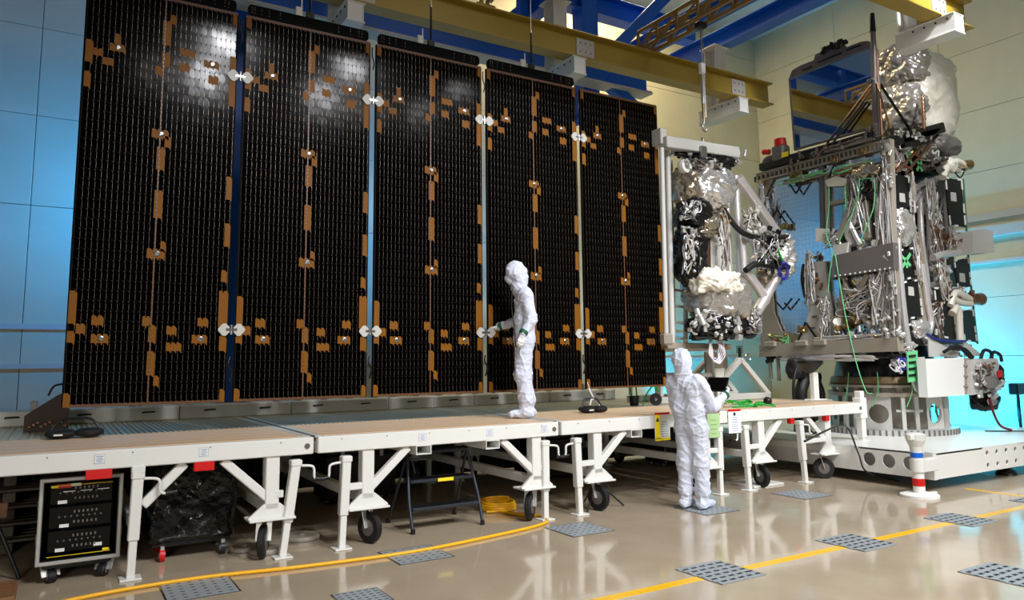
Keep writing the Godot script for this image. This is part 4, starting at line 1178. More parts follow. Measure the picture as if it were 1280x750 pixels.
	for k in 4:
		var cc := Vector3([1.16, 3.3, 6.25, 8.75][k], 0, -9.3)
		t = thing("equipment_trunk", bl[k], "trunk", cc)
		s = st(); cbx(s, cc + Vector3(0, 0.32, 0), Vector3(0.9, 0.52, 0.5), 0.015); obj("body", s, M.black, t)
		s = st(); cbx(s, cc + Vector3(0, 0.62, 0), Vector3(0.92, 0.07, 0.52), 0.015); obj("lid", s, M.black, t)
		s = st()
		for sg in [-0.25, 0.25]: cbx(s, cc + Vector3(sg, 0.585, 0.262), Vector3(0.05, 0.08, 0.015), 0.004)
		obj("latch", s, M.steel, t)
		for dx in [-0.35, 0.35]:
			for dz in [-0.15, 0.15]: caster(t, cc + Vector3(dx, 0, dz), 0.028, 0.3)
	t = thing("floor_plate", "thin white steel plate on the floor behind a white jack", "plate", Vector3(8.0, 0, -7.0))
	s = st(); cbx(s, Vector3(8.25, 0.012, -7.25), Vector3(0.6, 0.024, 0.5), 0.004); obj("sheet", s, M.white, t)

# ---------------------------------------------------------------- things on the deck
func saddle_bag(at: Vector3, label: String, w: float) -> void:
	var t := thing("weight_bag", label, "weight bag", at)
	var s := st()
	crumple(s, at + Vector3(-w * 0.25, 0.035, 0), Vector3(w * 0.27, 0.04, 0.11), 0.012, 9.0, 2.6, 28, 16)
	obj("pouch", s, M.bag, t)
	s = st(); crumple(s, at + Vector3(w * 0.25, 0.035, 0.0), Vector3(w * 0.27, 0.04, 0.11), 0.012, 9.0, 2.6, 28, 16, Basis(), Vector3(3, 1, 2)); obj("pouch", s, M.bag, t)
	s = st(); tube(s, smooth_path([at + Vector3(-w * 0.45, 0.05, -0.02), at + Vector3(-w * 0.28, 0.15, -0.04), at + Vector3(0, 0.165, -0.05), at + Vector3(w * 0.28, 0.15, -0.04), at + Vector3(w * 0.45, 0.05, -0.02)], 6), 0.012, 8); obj("handle", s, M.stool, t)
	s = st(); bx(s, at + Vector3(-w * 0.3, 0.03, 0.116), Vector3(0.07, 0.014, 0.003)); obj("label", s, M.paper, t)

func on_deck() -> void:
	var t: Node3D
	var s: Shape
	saddle_bag(Vector3(0.19, DECK + 0.012, -8.18), "black double pouch weight bag on the deck near the wing tip", 0.46)
	saddle_bag(Vector3(5.9, DECK + 0.012, -7.75), "black double pouch weight bag on the deck behind the technician", 0.36)
	t = thing("bag_tether", "twisted pale strap and cord rising from the weight bag to the wing", "strap", Vector3(5.95, DECK, -7.85))
	s = st(); tube(s, smooth_path([Vector3(5.86, DECK + 0.09, -7.76), Vector3(5.9, DECK + 0.16, -7.78), Vector3(5.97, DECK + 0.17, -7.82), Vector3(5.95, DECK + 0.3, -7.9)], 5), 0.014, 8); obj("strap", s, M.white_grey, t)
	s = st(); tube(s, smooth_path([Vector3(6.03, DECK + 0.06, -7.76), Vector3(6.02, DECK + 0.14, -7.8), Vector3(5.97, DECK + 0.17, -7.82), Vector3(5.98, DECK + 0.38, -7.96)], 5), 0.005, 6); obj("cord", s, M.white_wire, t)
	# row of low white drawer boxes along the rear edge
	var at := ["at the free end", "behind the tip panel", "behind the second panel", "behind the middle panel", "behind the fourth panel", "behind the root panel", "past the wing root"]
	for k in 7:
		var x := -0.72 + k * 1.37
		var z := -10.1
		t = thing("drawer_box", "low white drawer box on the deck edge " + at[k], "drawer box", Vector3(x, DECK, z), "low white drawer boxes")
		s = st(); cbx(s, Vector3(x, DECK + 0.085, z - 0.15), Vector3(1.36, 0.17, 0.3), 0.008); obj("body", s, M.white, t)
		for d in 2:
			s = st(); cbx(s, Vector3(x - 0.335 + d * 0.67, DECK + 0.085, z + 0.005), Vector3(0.655, 0.15, 0.012), 0.004); var o := obj("drawer_front", s, M.white, t)
			s = st(); tube(s, smooth_path([Vector3(x - 0.40 + d * 0.67, DECK + 0.10, z + 0.01), Vector3(x - 0.38 + d * 0.67, DECK + 0.105, z + 0.04), Vector3(x - 0.29 + d * 0.67, DECK + 0.108, z + 0.04), Vector3(x - 0.27 + d * 0.67, DECK + 0.105, z + 0.01)], 4), 0.010, 8); obj("handle", s, M.black, o)
		s = st()
		for d in 4: cbx(s, Vector3(x - 0.55 + d * 0.36, DECK + 0.22, z - 0.2), Vector3(0.07, 0.10, 0.1), 0.006)
		obj("stub_post", s, M.white_grey, t)
	# green tether pile, rod and caster
	t = thing("cable_pile", "pile of bright green cable ties lying on the platform deck", "cables", Vector3(9.0, DECK, -8.0))
	s = st()
	for i in 16:
		var c := on_y(925 + rng.randf_range(-22, 22), 506 + rng.randf_range(-3, 3), DECK + 0.01)
		tube(s, smooth_path([c, c + Vector3(rng.randf_range(0.05, 0.2), rng.randf_range(0.0, 0.05), rng.randf_range(-0.1, 0.1)), c + Vector3(rng.randf_range(0.2, 0.4), 0.0, rng.randf_range(-0.1, 0.1))], 4), 0.011, 6)
	obj("ties", s, M.green, t)
	t = thing("deck_rod", "thin grey rod lying on the deck with a black clamp", "rod", Vector3(9.3, DECK, -7.6))
	s = st(); tube(s, [on_y(905, 508, DECK + 0.02), on_y(1040, 500, DECK + 0.02)], 0.012, 8); obj("rod", s, M.alu, t)
	var cl := on_y(960, 507, DECK)
	s = st(); crumple(s, cl + Vector3(0, 0.06, 0), Vector3(0.06, 0.06, 0.05), 0.01, 8.0, 2.5, 16, 10); obj("clamp", s, M.black, t)
	t = thing("green_pot", "small green tool caddy with black base at the wing root", "tool caddy", on_y(793, 507, DECK))
	var gp := on_y(793, 507, DECK)
	s = st(); lathe(s, [Vector2(0, 0), Vector2(0.06, 0), Vector2(0.075, 0.14), Vector2(0.068, 0.14), Vector2(0.055, 0.01), Vector2(0, 0.01)], gp, Basis(), 20); obj("pot", s, M.black, t)
	s = st(); tube(s, smooth_path([gp + Vector3(-0.05, 0.14, 0), gp + Vector3(-0.06, 0.3, 0), gp + Vector3(0.02, 0.42, 0), gp + Vector3(0.05, 0.14, 0)], 5), 0.012, 7); obj("handle", s, M.green, t)
	var kc := on_y(820, 507, DECK)
	t = thing("cable_reel", "small black reel with green cable beside the tool caddy", "cable reel", kc)
	s = st(); lathe(s, [Vector2(0.02, -0.03), Vector2(0.085, -0.03), Vector2(0.09, 0.0), Vector2(0.085, 0.03), Vector2(0.02, 0.03)], kc + Vector3(0, 0.09, 0), Basis(Vector3.UP, Vector3.RIGHT, Vector3.FORWARD).rotated(Vector3.UP, 0.9), 22); obj("tyre", s, M.rubber, t)
	s = st(); cyl(s, kc + Vector3(-0.03, 0.09, 0.0), kc + Vector3(0.03, 0.09, 0), 0.03, 0.03, 14); obj("hub", s, M.alu, t)
	s = st(); tube(s, smooth_path([kc + Vector3(-0.25, 0.01, 0.0), kc + Vector3(-0.15, 0.16, -0.03), kc + Vector3(0.0, 0.28, -0.05), kc + Vector3(0.1, 0.2, -0.04)], 5), 0.012, 6); obj("cable", s, M.green, t)
	# A-frame dolly under the instrument tower
	var z := -8.55
	t = thing("support_dolly", "pale A-frame dolly standing under the hanging instrument tower", "dolly", Vector3(9.2, DECK, z))
	var ap := on_z(925, 449, z); var fl := on_z(883, 500, z); var fr := on_z(961, 497, z)
	fl.y = DECK + 0.06; fr.y = DECK + 0.06; fr.x = min(fr.x, 10.2)
	for zz in [0.0, -0.7]:
		var o := Vector3(0, 0, zz)
		s = st(); cbar(s, ap + o, fl + o, 0.085, 0.085, 0.008, Vector3.BACK); obj("strut", s, M.white_grey, t)
		s = st(); cbar(s, ap + o, fr + o, 0.085, 0.085, 0.008, Vector3.BACK); obj("strut", s, M.white_grey, t)
		s = st(); cbar(s, Vector3(7.75, DECK + 0.055, z) + o, fr + o + Vector3(0, -0.005, 0), 0.10, 0.10, 0.008); obj("sill", s, M.white_grey, t)
		for k in 3:
			s = st(); cbar(s, Vector3(7.8 + k * 0.55, DECK + 0.11, z) + o, Vector3(7.8 + k * 0.55, DECK + 0.85, z) + o, 0.055, 0.055, 0.006, Vector3.BACK); obj("post", s, M.white_grey, t)
		for k in 2:
			s = st(); cbar(s, Vector3(7.72, DECK + 0.42 + k * 0.40, z + 0.03) + o, Vector3(8.98, DECK + 0.42 + k * 0.40, z + 0.03) + o, 0.06, 0.06, 0.006); obj("rail", s, M.white_grey, t)
	s = st(); cbx(s, Vector3(9.35, DECK + 0.45, z - 0.35), Vector3(0.5, 0.66, 0.05), 0.006); obj("web_plate", s, M.warm_grey, t)
	s = st(); prism(s, PackedVector2Array([Vector2(-0.1, 0.5), Vector2(0.12, 0.5), Vector2(0.02, 0), Vector2(-0.04, 0)]), Transform3D(Basis(), on_z(898, 478, z + 0.1) - Vector3(0, 0.28, 0)), 0.03); obj("hopper", s, M.paper, t)
	s = st()
	for k in 2:
		var kp := Vector3([7.82, ap.x][k], [DECK + 0.94, ap.y + 0.12][k], z)
		cyl(s, kp - Vector3(0, 0.09, 0), kp + Vector3(0, 0.07, 0), 0.025, 0.025, 10)
		for f in 5: cyl(s, kp + Vector3(0, -0.02 + f * 0.025, 0), kp + Vector3(0, -0.008 + f * 0.025, 0), 0.055, 0.055, 14)
	obj("screw_knob", s, M.black, t)
	s = st(); lathe(s, [Vector2(0.06, -0.006), Vector2(0.07, 0), Vector2(0.06, 0.006), Vector2(0.05, 0), Vector2(0.06, -0.006)], ap + Vector3(0.12, 0.03, 0.06), Basis(Vector3.RIGHT, Vector3.BACK, Vector3.DOWN), 20); obj("hand_wheel", s, M.steel, t)
	# white post with black camera clamps at the platform end
	var e := on_y(1020, 500, DECK)
	e.z = -7.6; e.x = on_z(1018, 480, -7.6).x
	e.x = min(e.x, 10.1)
	t = thing("bracket_post", "short white bracket post with black cone on the platform end", "bracket", Vector3(e.x, DECK, e.z))
	s = st(); cbx(s, Vector3(e.x, DECK + 0.22, e.z), Vector3(0.12, 0.44, 0.08), 0.008); cbx(s, Vector3(e.x + 0.02, DECK + 0.015, e.z), Vector3(0.3, 0.03, 0.2), 0.006); obj("post", s, M.white, t)
	s = st(); lathe(s, [Vector2(0, 0), Vector2(0.06, 0.02), Vector2(0.20, 0.16), Vector2(0.20, 0.20), Vector2(0, 0.20)], Vector3(e.x - 0.06, DECK + 0.42, e.z - 0.02), Basis(), 20); obj("cone", s, M.black, t)

# ---------------------------------------------------------------- turntable base under the spacecraft
const TX := 9.57
const TZ := -5.52
func turntable() -> void:
	var t := thing("turntable_base", "large flat white turntable base with round holes in its sides", "base", Vector3(12.4, 0, -7.7))
	var s := st(); bx2(s, Vector3(TX, 0.45, -10.2), Vector3(14.2, 0.475, TZ)); bx2(s, Vector3(TX + 0.05, 0.15, -10.2), Vector3(14.2, 0.16, TZ - 0.05)); bx2(s, Vector3(TX + 0.3, 0.16, -10.1), Vector3(14.1, 0.44, TZ - 0.5)); obj("deck", s, M.white, t)
	# side plate with three large holes, end plate with two rows of small ones
	s = st()
	var side := Transform3D(Basis(Vector3(0, 0, 1), Vector3.UP, Vector3(-1, 0, 0)), Vector3(TX, 0.15, 0))
	var zs := [-6.40, -6.12, -5.83]
	var edges := [-6.54, -6.26, -5.975, -5.69]
	for k in 3: holed(s, side, edges[k], edges[k + 1], 0.0, 0.32, Vector2(zs[k], 0.17), 0.09, 0.02)
	bx2(s, Vector3(TX - 0.0, 0.15, -10.2), Vector3(TX + 0.02, 0.45, -6.54)); bx2(s, Vector3(TX, 0.15, -5.69), Vector3(TX + 0.02, 0.45, TZ))
	obj("side_plate", s, M.white, t)
	s = st()
	var front := Transform3D(Basis(), Vector3(0, 0.15, TZ))
	var cols := [10.75, 11.0, 11.25, 11.5, 11.75, 12.0, 12.25]
	for k in 6:
		for r in 2: holed(s, front, cols[k], cols[k + 1], r * 0.16, r * 0.16 + 0.16, Vector2((cols[k] + cols[k + 1]) / 2, r * 0.16 + 0.08), 0.035, 0.02)
	bx2(s, Vector3(TX, 0.15, TZ - 0.02), Vector3(10.75, 0.47, TZ)); bx2(s, Vector3(12.25, 0.15, TZ - 0.02), Vector3(14.2, 0.47, TZ))
	obj("end_plate", s, M.white, t)
	s = st(); bx2(s, Vector3(TX - 0.03, 0.15, TZ - 0.12), Vector3(TX + 0.05, 0.475, TZ + 0.02)); obj("corner_block", s, M.white, t)
	for c in [[9.8, -9.9], [13.9, -9.9], [13.9, -5.8], [11.8, -5.75]]:
		s = st(); lathe(s, [Vector2(0, 0), Vector2(0.14, 0), Vector2(0.12, 0.05), Vector2(0.06, 0.08), Vector2(0.06, 0.15), Vector2(0, 0.15)], Vector3(c[0], 0, c[1]), Basis(), 18); obj("foot", s, M.black, t)
	# striped screw jack at the corner
	var j := Vector3(9.12, 0, -5.46)
	t = thing("screw_jack", "white screw jack with red and blue bands at the turntable corner", "jack", j)
	s = st(); lathe(s, [Vector2(0, 0), Vector2(0.22, 0), Vector2(0.22, 0.03), Vector2(0.17, 0.045), Vector2(0.08, 0.05), Vector2(0, 0.05)], j, Basis(), 30); cbx(s, j + Vector3(0.25, 0.02, 0.02), Vector3(0.14, 0.03, 0.05), 0.006); obj("foot", s, M.paper, t)
	s = st(); cyl(s, j + Vector3(0, 0.05, 0), j + Vector3(0, 0.55, 0), 0.068, 0.068, 22); obj("screw_tube", s, M.paper, t)
	s = st(); cyl(s, j + Vector3(0, 0.13, 0), j + Vector3(0, 0.22, 0), 0.071, 0.071, 22); obj("red_band", s, M.red, t)
	s = st(); cyl(s, j + Vector3(0, 0.47, 0), j + Vector3(0, 0.53, 0), 0.071, 0.071, 22); obj("blue_band", s, M.blue, t)
	s = st(); cyl(s, j + Vector3(0, 0.30, 0), j + Vector3(0, 0.45, 0), 0.085, 0.085, 22); cbx(s, j + Vector3(0.20, 0.36, -0.02), Vector3(0.42, 0.16, 0.10), 0.01); obj("clamp", s, M.white, t)
	s = st(); lathe(s, [Vector2(0.07, 0.55), Vector2(0.075, 0.60), Vector2(0.11, 0.68), Vector2(0.12, 0.75), Vector2(0.05, 0.77), Vector2(0, 0.77)], j, Basis(), 20); cbx(s, j + Vector3(-0.11, 0.72, 0.02), Vector3(0.12, 0.07, 0.06), 0.01); obj("gear_head", s, M.white, t)
	# round adapter stand: base ring, post ring with openings, gold ring, black cone
	var C := Vector3(12.0, 0.475, -7.62)
	t = thing("adapter_stand", "round pale metal adapter stand with large openings on the turntable", "stand", C)
	s = st(); lathe(s, [Vector2(0.0, 0), Vector2(1.02, 0), Vector2(1.02, 0.09), Vector2(0.98, 0.10), Vector2(0.0, 0.10)], C, Basis(), 60); obj("base_ring", s, M.alu, t)
	s = st()
	for i in 72:
		var a := TAU * i / 72
		bx(s, C + Vector3(cos(a) * 1.02, 0.045, sin(a) * 1.02), Vector3(0.012, 0.085, 0.03), Basis(Vector3.UP, -a))
	obj("ring_teeth", s, M.grey_plate, t)
	s = st(); lathe(s, [Vector2(0.62, 0.10), Vector2(0.62, 0.76)], C, Basis(), 40); obj("inner_drum", s, M.warm_grey, t)
	for i in 12:
		var a := TAU * i / 12 + 0.12
		var b := Basis(Vector3.UP, -a + PI / 2)
		var xf := Transform3D(b, C + Vector3(cos(a), 0, sin(a)) * 0.86)
		s = st()
		if i % 2: holed(s, xf, -0.19, 0.19, 0.10, 0.62, Vector2(0, 0.33), 0.15, 0.05)
		else: bx(s, xf * Vector3(-0.1, 0.36, 0), Vector3(0.06, 0.52, 0.06), b); bx(s, xf * Vector3(0.1, 0.36, 0), Vector3(0.06, 0.52, 0.06), b); bx(s, xf * Vector3(0.0, 0.38, -0.02), Vector3(0.4, 0.04, 0.04), b)
		obj("ring_bay", s, M.white_grey, t)
	s = st(); lathe(s, [Vector2(0.80, 0.60), Vector2(0.92, 0.60), Vector2(0.92, 0.66), Vector2(0.80, 0.66)], C, Basis(), 48); obj("flange", s, M.warm_grey, t)
	s = st(); lathe(s, [Vector2(0.78, 0.74), Vector2(0.90, 0.74), Vector2(0.90, 0.78), Vector2(0.78, 0.78)], C, Basis(), 48)
	obj("flange", s, M.warm_grey, t)
	for i in 16:
		var a := TAU * i / 16
		s = st(); cbx(s, C + Vector3(cos(a) * 0.83, 0.70, sin(a) * 0.83), Vector3(0.05, 0.09, 0.10), 0.006, Basis(Vector3.UP, -a)); obj("post", s, M.warm_grey, t)
	s = st(); lathe(s, [Vector2(0.86, 0.78), Vector2(0.88, 0.81), Vector2(0.85, 0.90), Vector2(0.78, 0.92)], C, Basis(), 48); obj("clamp_ring", s, M.clamp_bronze, t)
	s = st(); lathe(s, [Vector2(0.81, 0.90), Vector2(0.70, 1.40), Vector2(0.66, 1.40)], C, Basis(), 48); obj("black_cone", s, M.black_gloss, t)
	s = st()
	for i in 3:
		var a := 2.2 + i * 0.5
		tube(s, smooth_path([C + Vector3(cos(a) * 0.92, 0.98, sin(a) * 0.92), C + Vector3(cos(a) * 0.98, 0.7, sin(a) * 0.98), C + Vector3(cos(a + 0.1) * 0.97, 0.45, sin(a + 0.1) * 0.97)], 4), 0.008, 6)
	obj("green_wire", s, M.green_pale, t)
	# robot-like black camera arm between the platform and the stand
	var r := Vector3(10.75, 0.475, -8.35)
	t = thing("camera_arm", "bulky black jointed camera arm behind the platform end", "camera arm", r)
	s = st(); lathe(s, [Vector2(0, 0), Vector2(0.16, 0), Vector2(0.14, 0.3), Vector2(0.09, 0.34), Vector2(0, 0.34)], r, Basis(), 18); obj("pedestal", s, M.black, t)
	s = st(); tube(s, smooth_path([r + Vector3(0, 0.32, 0), r + Vector3(-0.05, 0.65, 0.03), r + Vector3(0.06, 0.9, 0.02), r + Vector3(-0.12, 1.15, 0.0)], 6), 0.10, 12); obj("arm", s, M.rubber, t)
	s = st(); crumple(s, r + Vector3(-0.12, 1.05, 0.02), Vector3(0.16, 0.18, 0.14), 0.03, 5.0, 3.0, 22, 14); crumple(s, r + Vector3(0.30, 0.88, 0.0), Vector3(0.17, 0.10, 0.12), 0.03, 5.0, 3.0, 22, 14); obj("joint", s, M.rubber, t)
	s = st(); tube(s, smooth_path([r + Vector3(-0.2, 1.1, 0.1), r + Vector3(-0.34, 0.8, 0.12), r + Vector3(-0.3, 0.4, 0.1), r + Vector3(-0.1, 0.2, 0.12)], 6), 0.025, 8); obj("hose", s, M.rubber, t)
	s = st(); tube(s, smooth_path([r + Vector3(0.3, 0.85, 0.1), r + Vector3(0.38, 0.6, 0.12), r + Vector3(0.3, 0.3, 0.1), r + Vector3(0.1, 0.2, 0.12)], 6), 0.05, 8); obj("hose", s, M.rubber, t)
	# loose cables
	O = Vector3.ZERO
	s = st(); tube(s, smooth_path([on_y(1005, 540, 0.9) + Vector3(0, -0.1, 0), Vector3(9.5, 0.75, -6.7), Vector3(9.48, 0.4, -6.5), Vector3(9.5, 0.15, -6.4), Vector3(9.9, 0.02, -6.2)], 6), 0.012, 6)
	tag(obj("loose_cable", s, M.black), "thin black cable hanging from the platform edge to the turntable", "cable")
	s = st(); tube(s, smooth_path([Vector3(12.9, 1.5, -6.72), Vector3(12.96, 1.2, -6.5), Vector3(12.95, 0.9, -6.45), Vector3(13.05, 0.6, -6.4), Vector3(13.3, 0.5, -6.35)], 6), 0.02, 6)
	tag(obj("red_strap", s, M.dark_red), "dark red strap hanging beside the round adapter stand", "strap")
	s = st(); tube(s, smooth_path([Vector3(13.0, 0.485, -6.6), Vector3(13.5, 0.485, -6.2), Vector3(13.9, 0.485, -6.1), Vector3(14.1, 0.485, -6.4)], 6), 0.01, 6)
	tag(obj("deck_cable", s, M.black), "thin dark cable lying across the white turntable deck", "cable")
	t = thing("monitor_stand", "small dark monitor box on a stand beyond the turntable", "monitor", Vector3(14.9, 0, -7.0))
	var mp := on_z(1272, 486, -7.0); mp.x = min(mp.x, 15.2)
	s = st(); cbx(s, mp, Vector3(0.35, 0.2, 0.16), 0.02); obj("box", s, M.black, t)
	s = st(); tube(s, [mp + Vector3(0, -0.1, 0), Vector3(mp.x, 0.012, mp.z)], 0.02, 8); bx(s, Vector3(mp.x, 0.006, mp.z), Vector3(0.3, 0.012, 0.3)); obj("pole", s, M.black, t)
	s = st(); tube(s, smooth_path([mp + Vector3(-0.15, -0.1, 0.05), mp + Vector3(-0.17, -0.5, 0.05), mp + Vector3(-0.1, -0.9, 0.05)], 5), 0.012, 6); obj("cable", s, M.black, t)

# ---------------------------------------------------------------- spacecraft
const BX := 10.9       # plane of the mirrored side
const BZ := -6.9       # plane of the side with black panels
func L(px: float, py: float, out := 0.0) -> Vector3: return on_x(px, py, BX - out)
func R(px: float, py: float, out := 0.0) -> Vector3: return on_z(px, py, BZ + out)

func plate_l(s: Shape, pts: Array, out: float, depth: float) -> void:   # outline on the mirrored side, its outer face standing out by out + depth
	var pl := PackedVector2Array()
	for p in pts:
		var v := L(p[0], p[1], out + depth)
		pl.append(Vector2(v.z, v.y))
	prism(s, pl, Transform3D(Basis(Vector3(0, 0, 1), Vector3.UP, Vector3(-1, 0, 0)), Vector3(BX - out, 0, 0)), depth)

func plate_r(s: Shape, pts: Array, out: float, depth: float) -> void:
	var pl := PackedVector2Array()
	for p in pts:
		var v := R(p[0], p[1], out + depth)
		pl.append(Vector2(v.x, v.y))
	prism(s, pl, Transform3D(Basis(), Vector3(0, 0, BZ + out)), depth)

func run_l(s: Shape, pts: Array, out: float, r: float, n := 8) -> void:
	var a := []
	for p in pts: a.append(L(p[0], p[1], out + (p[2] if p.size() > 2 else 0.0)))
	tube(s, smooth_path(a, 5), r, n)

func run_r(s: Shape, pts: Array, out: float, r: float, n := 8) -> void:
	var a := []
	for p in pts: a.append(R(p[0], p[1], out + (p[2] if p.size() > 2 else 0.0)))
	tube(s, smooth_path(a, 5), r, n)

func clutter(s: Shape, c: Vector3, ext: Vector3, n: int, lo: float, hi: float) -> void:   # small connectors, boxes and fittings
	for i in n:
		var p := c + Vector3(rng.randf_range(-1, 1) * ext.x, rng.randf_range(-1, 1) * ext.y, rng.randf_range(-1, 1) * ext.z)
		var b := Basis(Vector3(rng.randf() - 0.5, rng.randf() - 0.5, rng.randf() - 0.5).normalized(), rng.randf_range(0, 1.2))
		var k := rng.randf_range(lo, hi)
		if i % 3 == 0: cyl(s, p, p + b.y * k * 1.6, k * 0.45, k * 0.45, 8)
		else: cbx(s, p, Vector3(k, k * rng.randf_range(0.5, 1.2), k * rng.randf_range(0.5, 1.3)), k * 0.12, b)

func tangle(s: Shape, c: Vector3, ext: Vector3, n: int, r: float) -> void:   # loose harness
	for i in n:
		var p := []
		for k in 5: p.append(c + Vector3(rng.randf_range(-1, 1) * ext.x, rng.randf_range(-1, 1) * ext.y, rng.randf_range(-1, 1) * ext.z))
		tube(s, smooth_path(p, 4), r * rng.randf_range(0.6, 1.2), 6)

func cross_harness(t: Node) -> void:
	var s := st()
	for a in [[[1113, 262], [1113, 330], [1118, 400]], [[1150, 240], [1152, 300], [1158, 345], [1163, 410]], [[1160, 236], [1163, 300], [1170, 345], [1172, 415]], [[1138, 242], [1152, 230], [1168, 225], [1182, 218]], [[1138, 256], [1150, 243], [1160, 236]], [[1170, 320], [1178, 328], [1184, 350], [1186, 380]], [[1165, 356], [1180, 352]], [[1165, 372], [1186, 368]], [[1168, 392], [1178, 398], [1176, 412]], [[1188, 392], [1198, 400], [1202, 425]], [[1182, 222], [1184, 280], [1190, 320]]]:
		run_r(s, a, -0.10, 0.05, 8)
	obj("foil_duct", s, M.duct, t)

func spacecraft() -> void:
	var t := thing("spacecraft", "tall spacecraft body with mirrored side, black panels and foil ducts on the round stand", "spacecraft", Vector3(12.1, 1.88, -8.0))
	var s := st()
	cbx(s, Vector3(12.15, 3.40, -8.32), Vector3(2.36, 3.0, 1.8), 0.03); obj("core", s, M.foil, t)
	# ---- mirrored side
	s = st(); plate_l(s, [[949, 222], [1108, 180], [1112, 432], [951, 440]], -0.05, 0.02)
	var mir := obj("mirror_panel", s, M.mirror, t)
	s = st()
	for i in 32: bar(s, Vector3(BX + 0.03, 1.9, -9.2 + i * 0.075), Vector3(BX + 0.03, 4.98, -9.2 + i * 0.075), 0.003, 0.004, Vector3.RIGHT)
	for i in 40: bar(s, Vector3(BX + 0.03, 1.92 + i * 0.075, -9.22), Vector3(BX + 0.03, 1.92 + i * 0.075, -6.9), 0.004, 0.003)
	var tj := obj("tile_joints", s, M.alu, mir); tag(tj, "", "", "", "stuff")
	# comb rail along the top
	s = st()
	for e in [[218, 8], [227, 8]]:
		cbar(s, L(946, e[0], 0.03), L(1106, e[0] - 42, 0.03), 0.05, 0.035, 0.004)
	for i in 30:
		var u := i / 29.0
		var p := L(947 + 158 * u, 222.5 - 41.5 * u, 0.03)
		bx(s, p, Vector3(0.05, 0.09, 0.035))
	obj("comb_rail", s, M.warm_grey, t)
	# grey frame plates around the mirror
	s = st(); plate_l(s, [[948, 226], [966, 224], [958, 240], [953, 262], [958, 290], [968, 318], [962, 330], [948, 330]], 0.0, 0.02); obj("frame_plate", s, M.warm_grey, t)
	s = st(); plate_l(s, [[955, 350], [964, 354], [968, 392], [977, 414], [1000, 421], [1002, 436], [951, 440]], 0.0, 0.03); obj("frame_plate", s, M.warm_grey, t)
	s = st(); plate_l(s, [[1009, 328], [1031, 326], [1036, 370], [1046, 425], [998, 428], [1010, 395], [1012, 360]], 0.0, 0.05); var pl := obj("frame_plate", s, M.white_grey, t)
	s = st()
	for e in [[1021, 378, 7, 6], [1030, 396, 7, 8], [1018, 396, 6, 3], [1015, 410, 7, 2], [1020, 345, 5, 8]]: plate_l(s, [[e[0] - e[2] / 2.0, e[1] - e[3] / 2.0], [e[0] + e[2] / 2.0, e[1] - e[3] / 2.0], [e[0] + e[2] / 2.0, e[1] + e[3] / 2.0], [e[0] - e[2] / 2.0, e[1] + e[3] / 2.0]], 0.051, 0.004)
	obj("access_cover", s, M.grey_plate, pl)
	s = st(); run_l(s, [[1006, 330], [1004, 350], [1008, 372]], 0.06, 0.045, 8); obj("edge_harness", s, M.black, t)
	s = st(); plate_l(s, [[1023, 208], [1029, 207], [1031, 292], [1025, 292]], 0.0, 0.02); obj("divider_bar", s, M.grey_plate, t)
	s = st()
	for e in [[[1033, 218], [1035, 294]], [[1035, 255], [1058, 250]], [[1058, 212], [1060, 262]], [[1060, 262], [1044, 306]], [[1033, 224], [1060, 216]]]: cbar(s, L(e[0][0], e[0][1], 0.03), L(e[1][0], e[1][1], 0.03), 0.05, 0.06, 0.006)
	obj("window_frame", s, M.warm_grey, t)
	s = st(); plate_l(s, [[1031, 226], [1045, 220], [1060, 224], [1056, 232], [1034, 233]], 0.04, 0.05); obj("foil_bracket", s, M.foil_white, t)
	s = st(); cbar(s, L(1044, 306, 0.08), L(1068, 248, 0.08), 0.09, 0.09, 0.02); cbar(s, L(1080, 235, 0.05), L(1086, 300, 0.05), 0.14, 0.12, 0.03); obj("strut", s, M.warm_grey, t)
	s = st(); cbar(s, L(1062, 278, 0.1), L(1076, 306, 0.1), 0.08, 0.08, 0.02); run_l(s, [[1068, 306], [1060, 290], [1066, 275]], 0.05, 0.07); obj("foil_strut", s, M.duct, t)
	s = st(); plate_l(s, [[1096, 245], [1105, 240], [1108, 285], [1098, 290]], 0.02, 0.02); obj("blue_cover", s, M.blue, t)
	s = st(); crumple(s, L(1083, 214, 0.08), Vector3(0.10, 0.11, 0.28), 0.05, 6.0, 2.6, 30, 16); obj("copper_wrap", s, M.foil_warm, t)
	s = st(); crumple(s, L(1088, 240, 0.02), Vector3(0.12, 0.16, 0.2), 0.06, 6.0, 3.0, 26, 16); obj("dark_box", s, M.foil_dark, t)
	for e in [[952, 230, 5], [995, 218, 12], [1043, 200, 7], [1078, 190, 6], [1003, 412, 8], [980, 283, 7]]:
		s = st(); cbx(s, L(e[0], e[1], 0.06), Vector3(0.05, 0.11, e[2] * 0.022), 0.01); clutter(s, L(e[0], e[1], 0.1), Vector3(0.03, 0.05, e[2] * 0.01), 6, 0.02, 0.05)
		obj("gold_fitting", s, M.gold, t)
	s = st()
	for v in [[[984, 225], [995, 242], [1005, 226]], [[965, 272], [971, 262], [984, 280]], [[1036, 222], [1043, 205], [1053, 220]], [[971, 378], [979, 387], [990, 373]], [[998, 425], [1007, 403], [1020, 422]], [[1053, 410], [1061, 424], [1072, 412]]]:
		for k in 2: bar(s, L(v[k][0], v[k][1], 0.07), L(v[k + 1][0], v[k + 1][1], 0.07), 0.022, 0.022)
	obj("black_strut", s, M.black, t)
	s = st(); plate_l(s, [[1019, 285], [1036, 286], [1038, 303], [1020, 302]], 0.10, 0.01); obj("white_tag", s, M.paper, t)
	# broad grey shelf and what hangs under it
	s = st(); plate_l(s, [[1040, 320], [1116, 303], [1117, 336], [1040, 347]], 0.02, 0.14); var sh := obj("shelf_box", s, M.grey_plate, t)
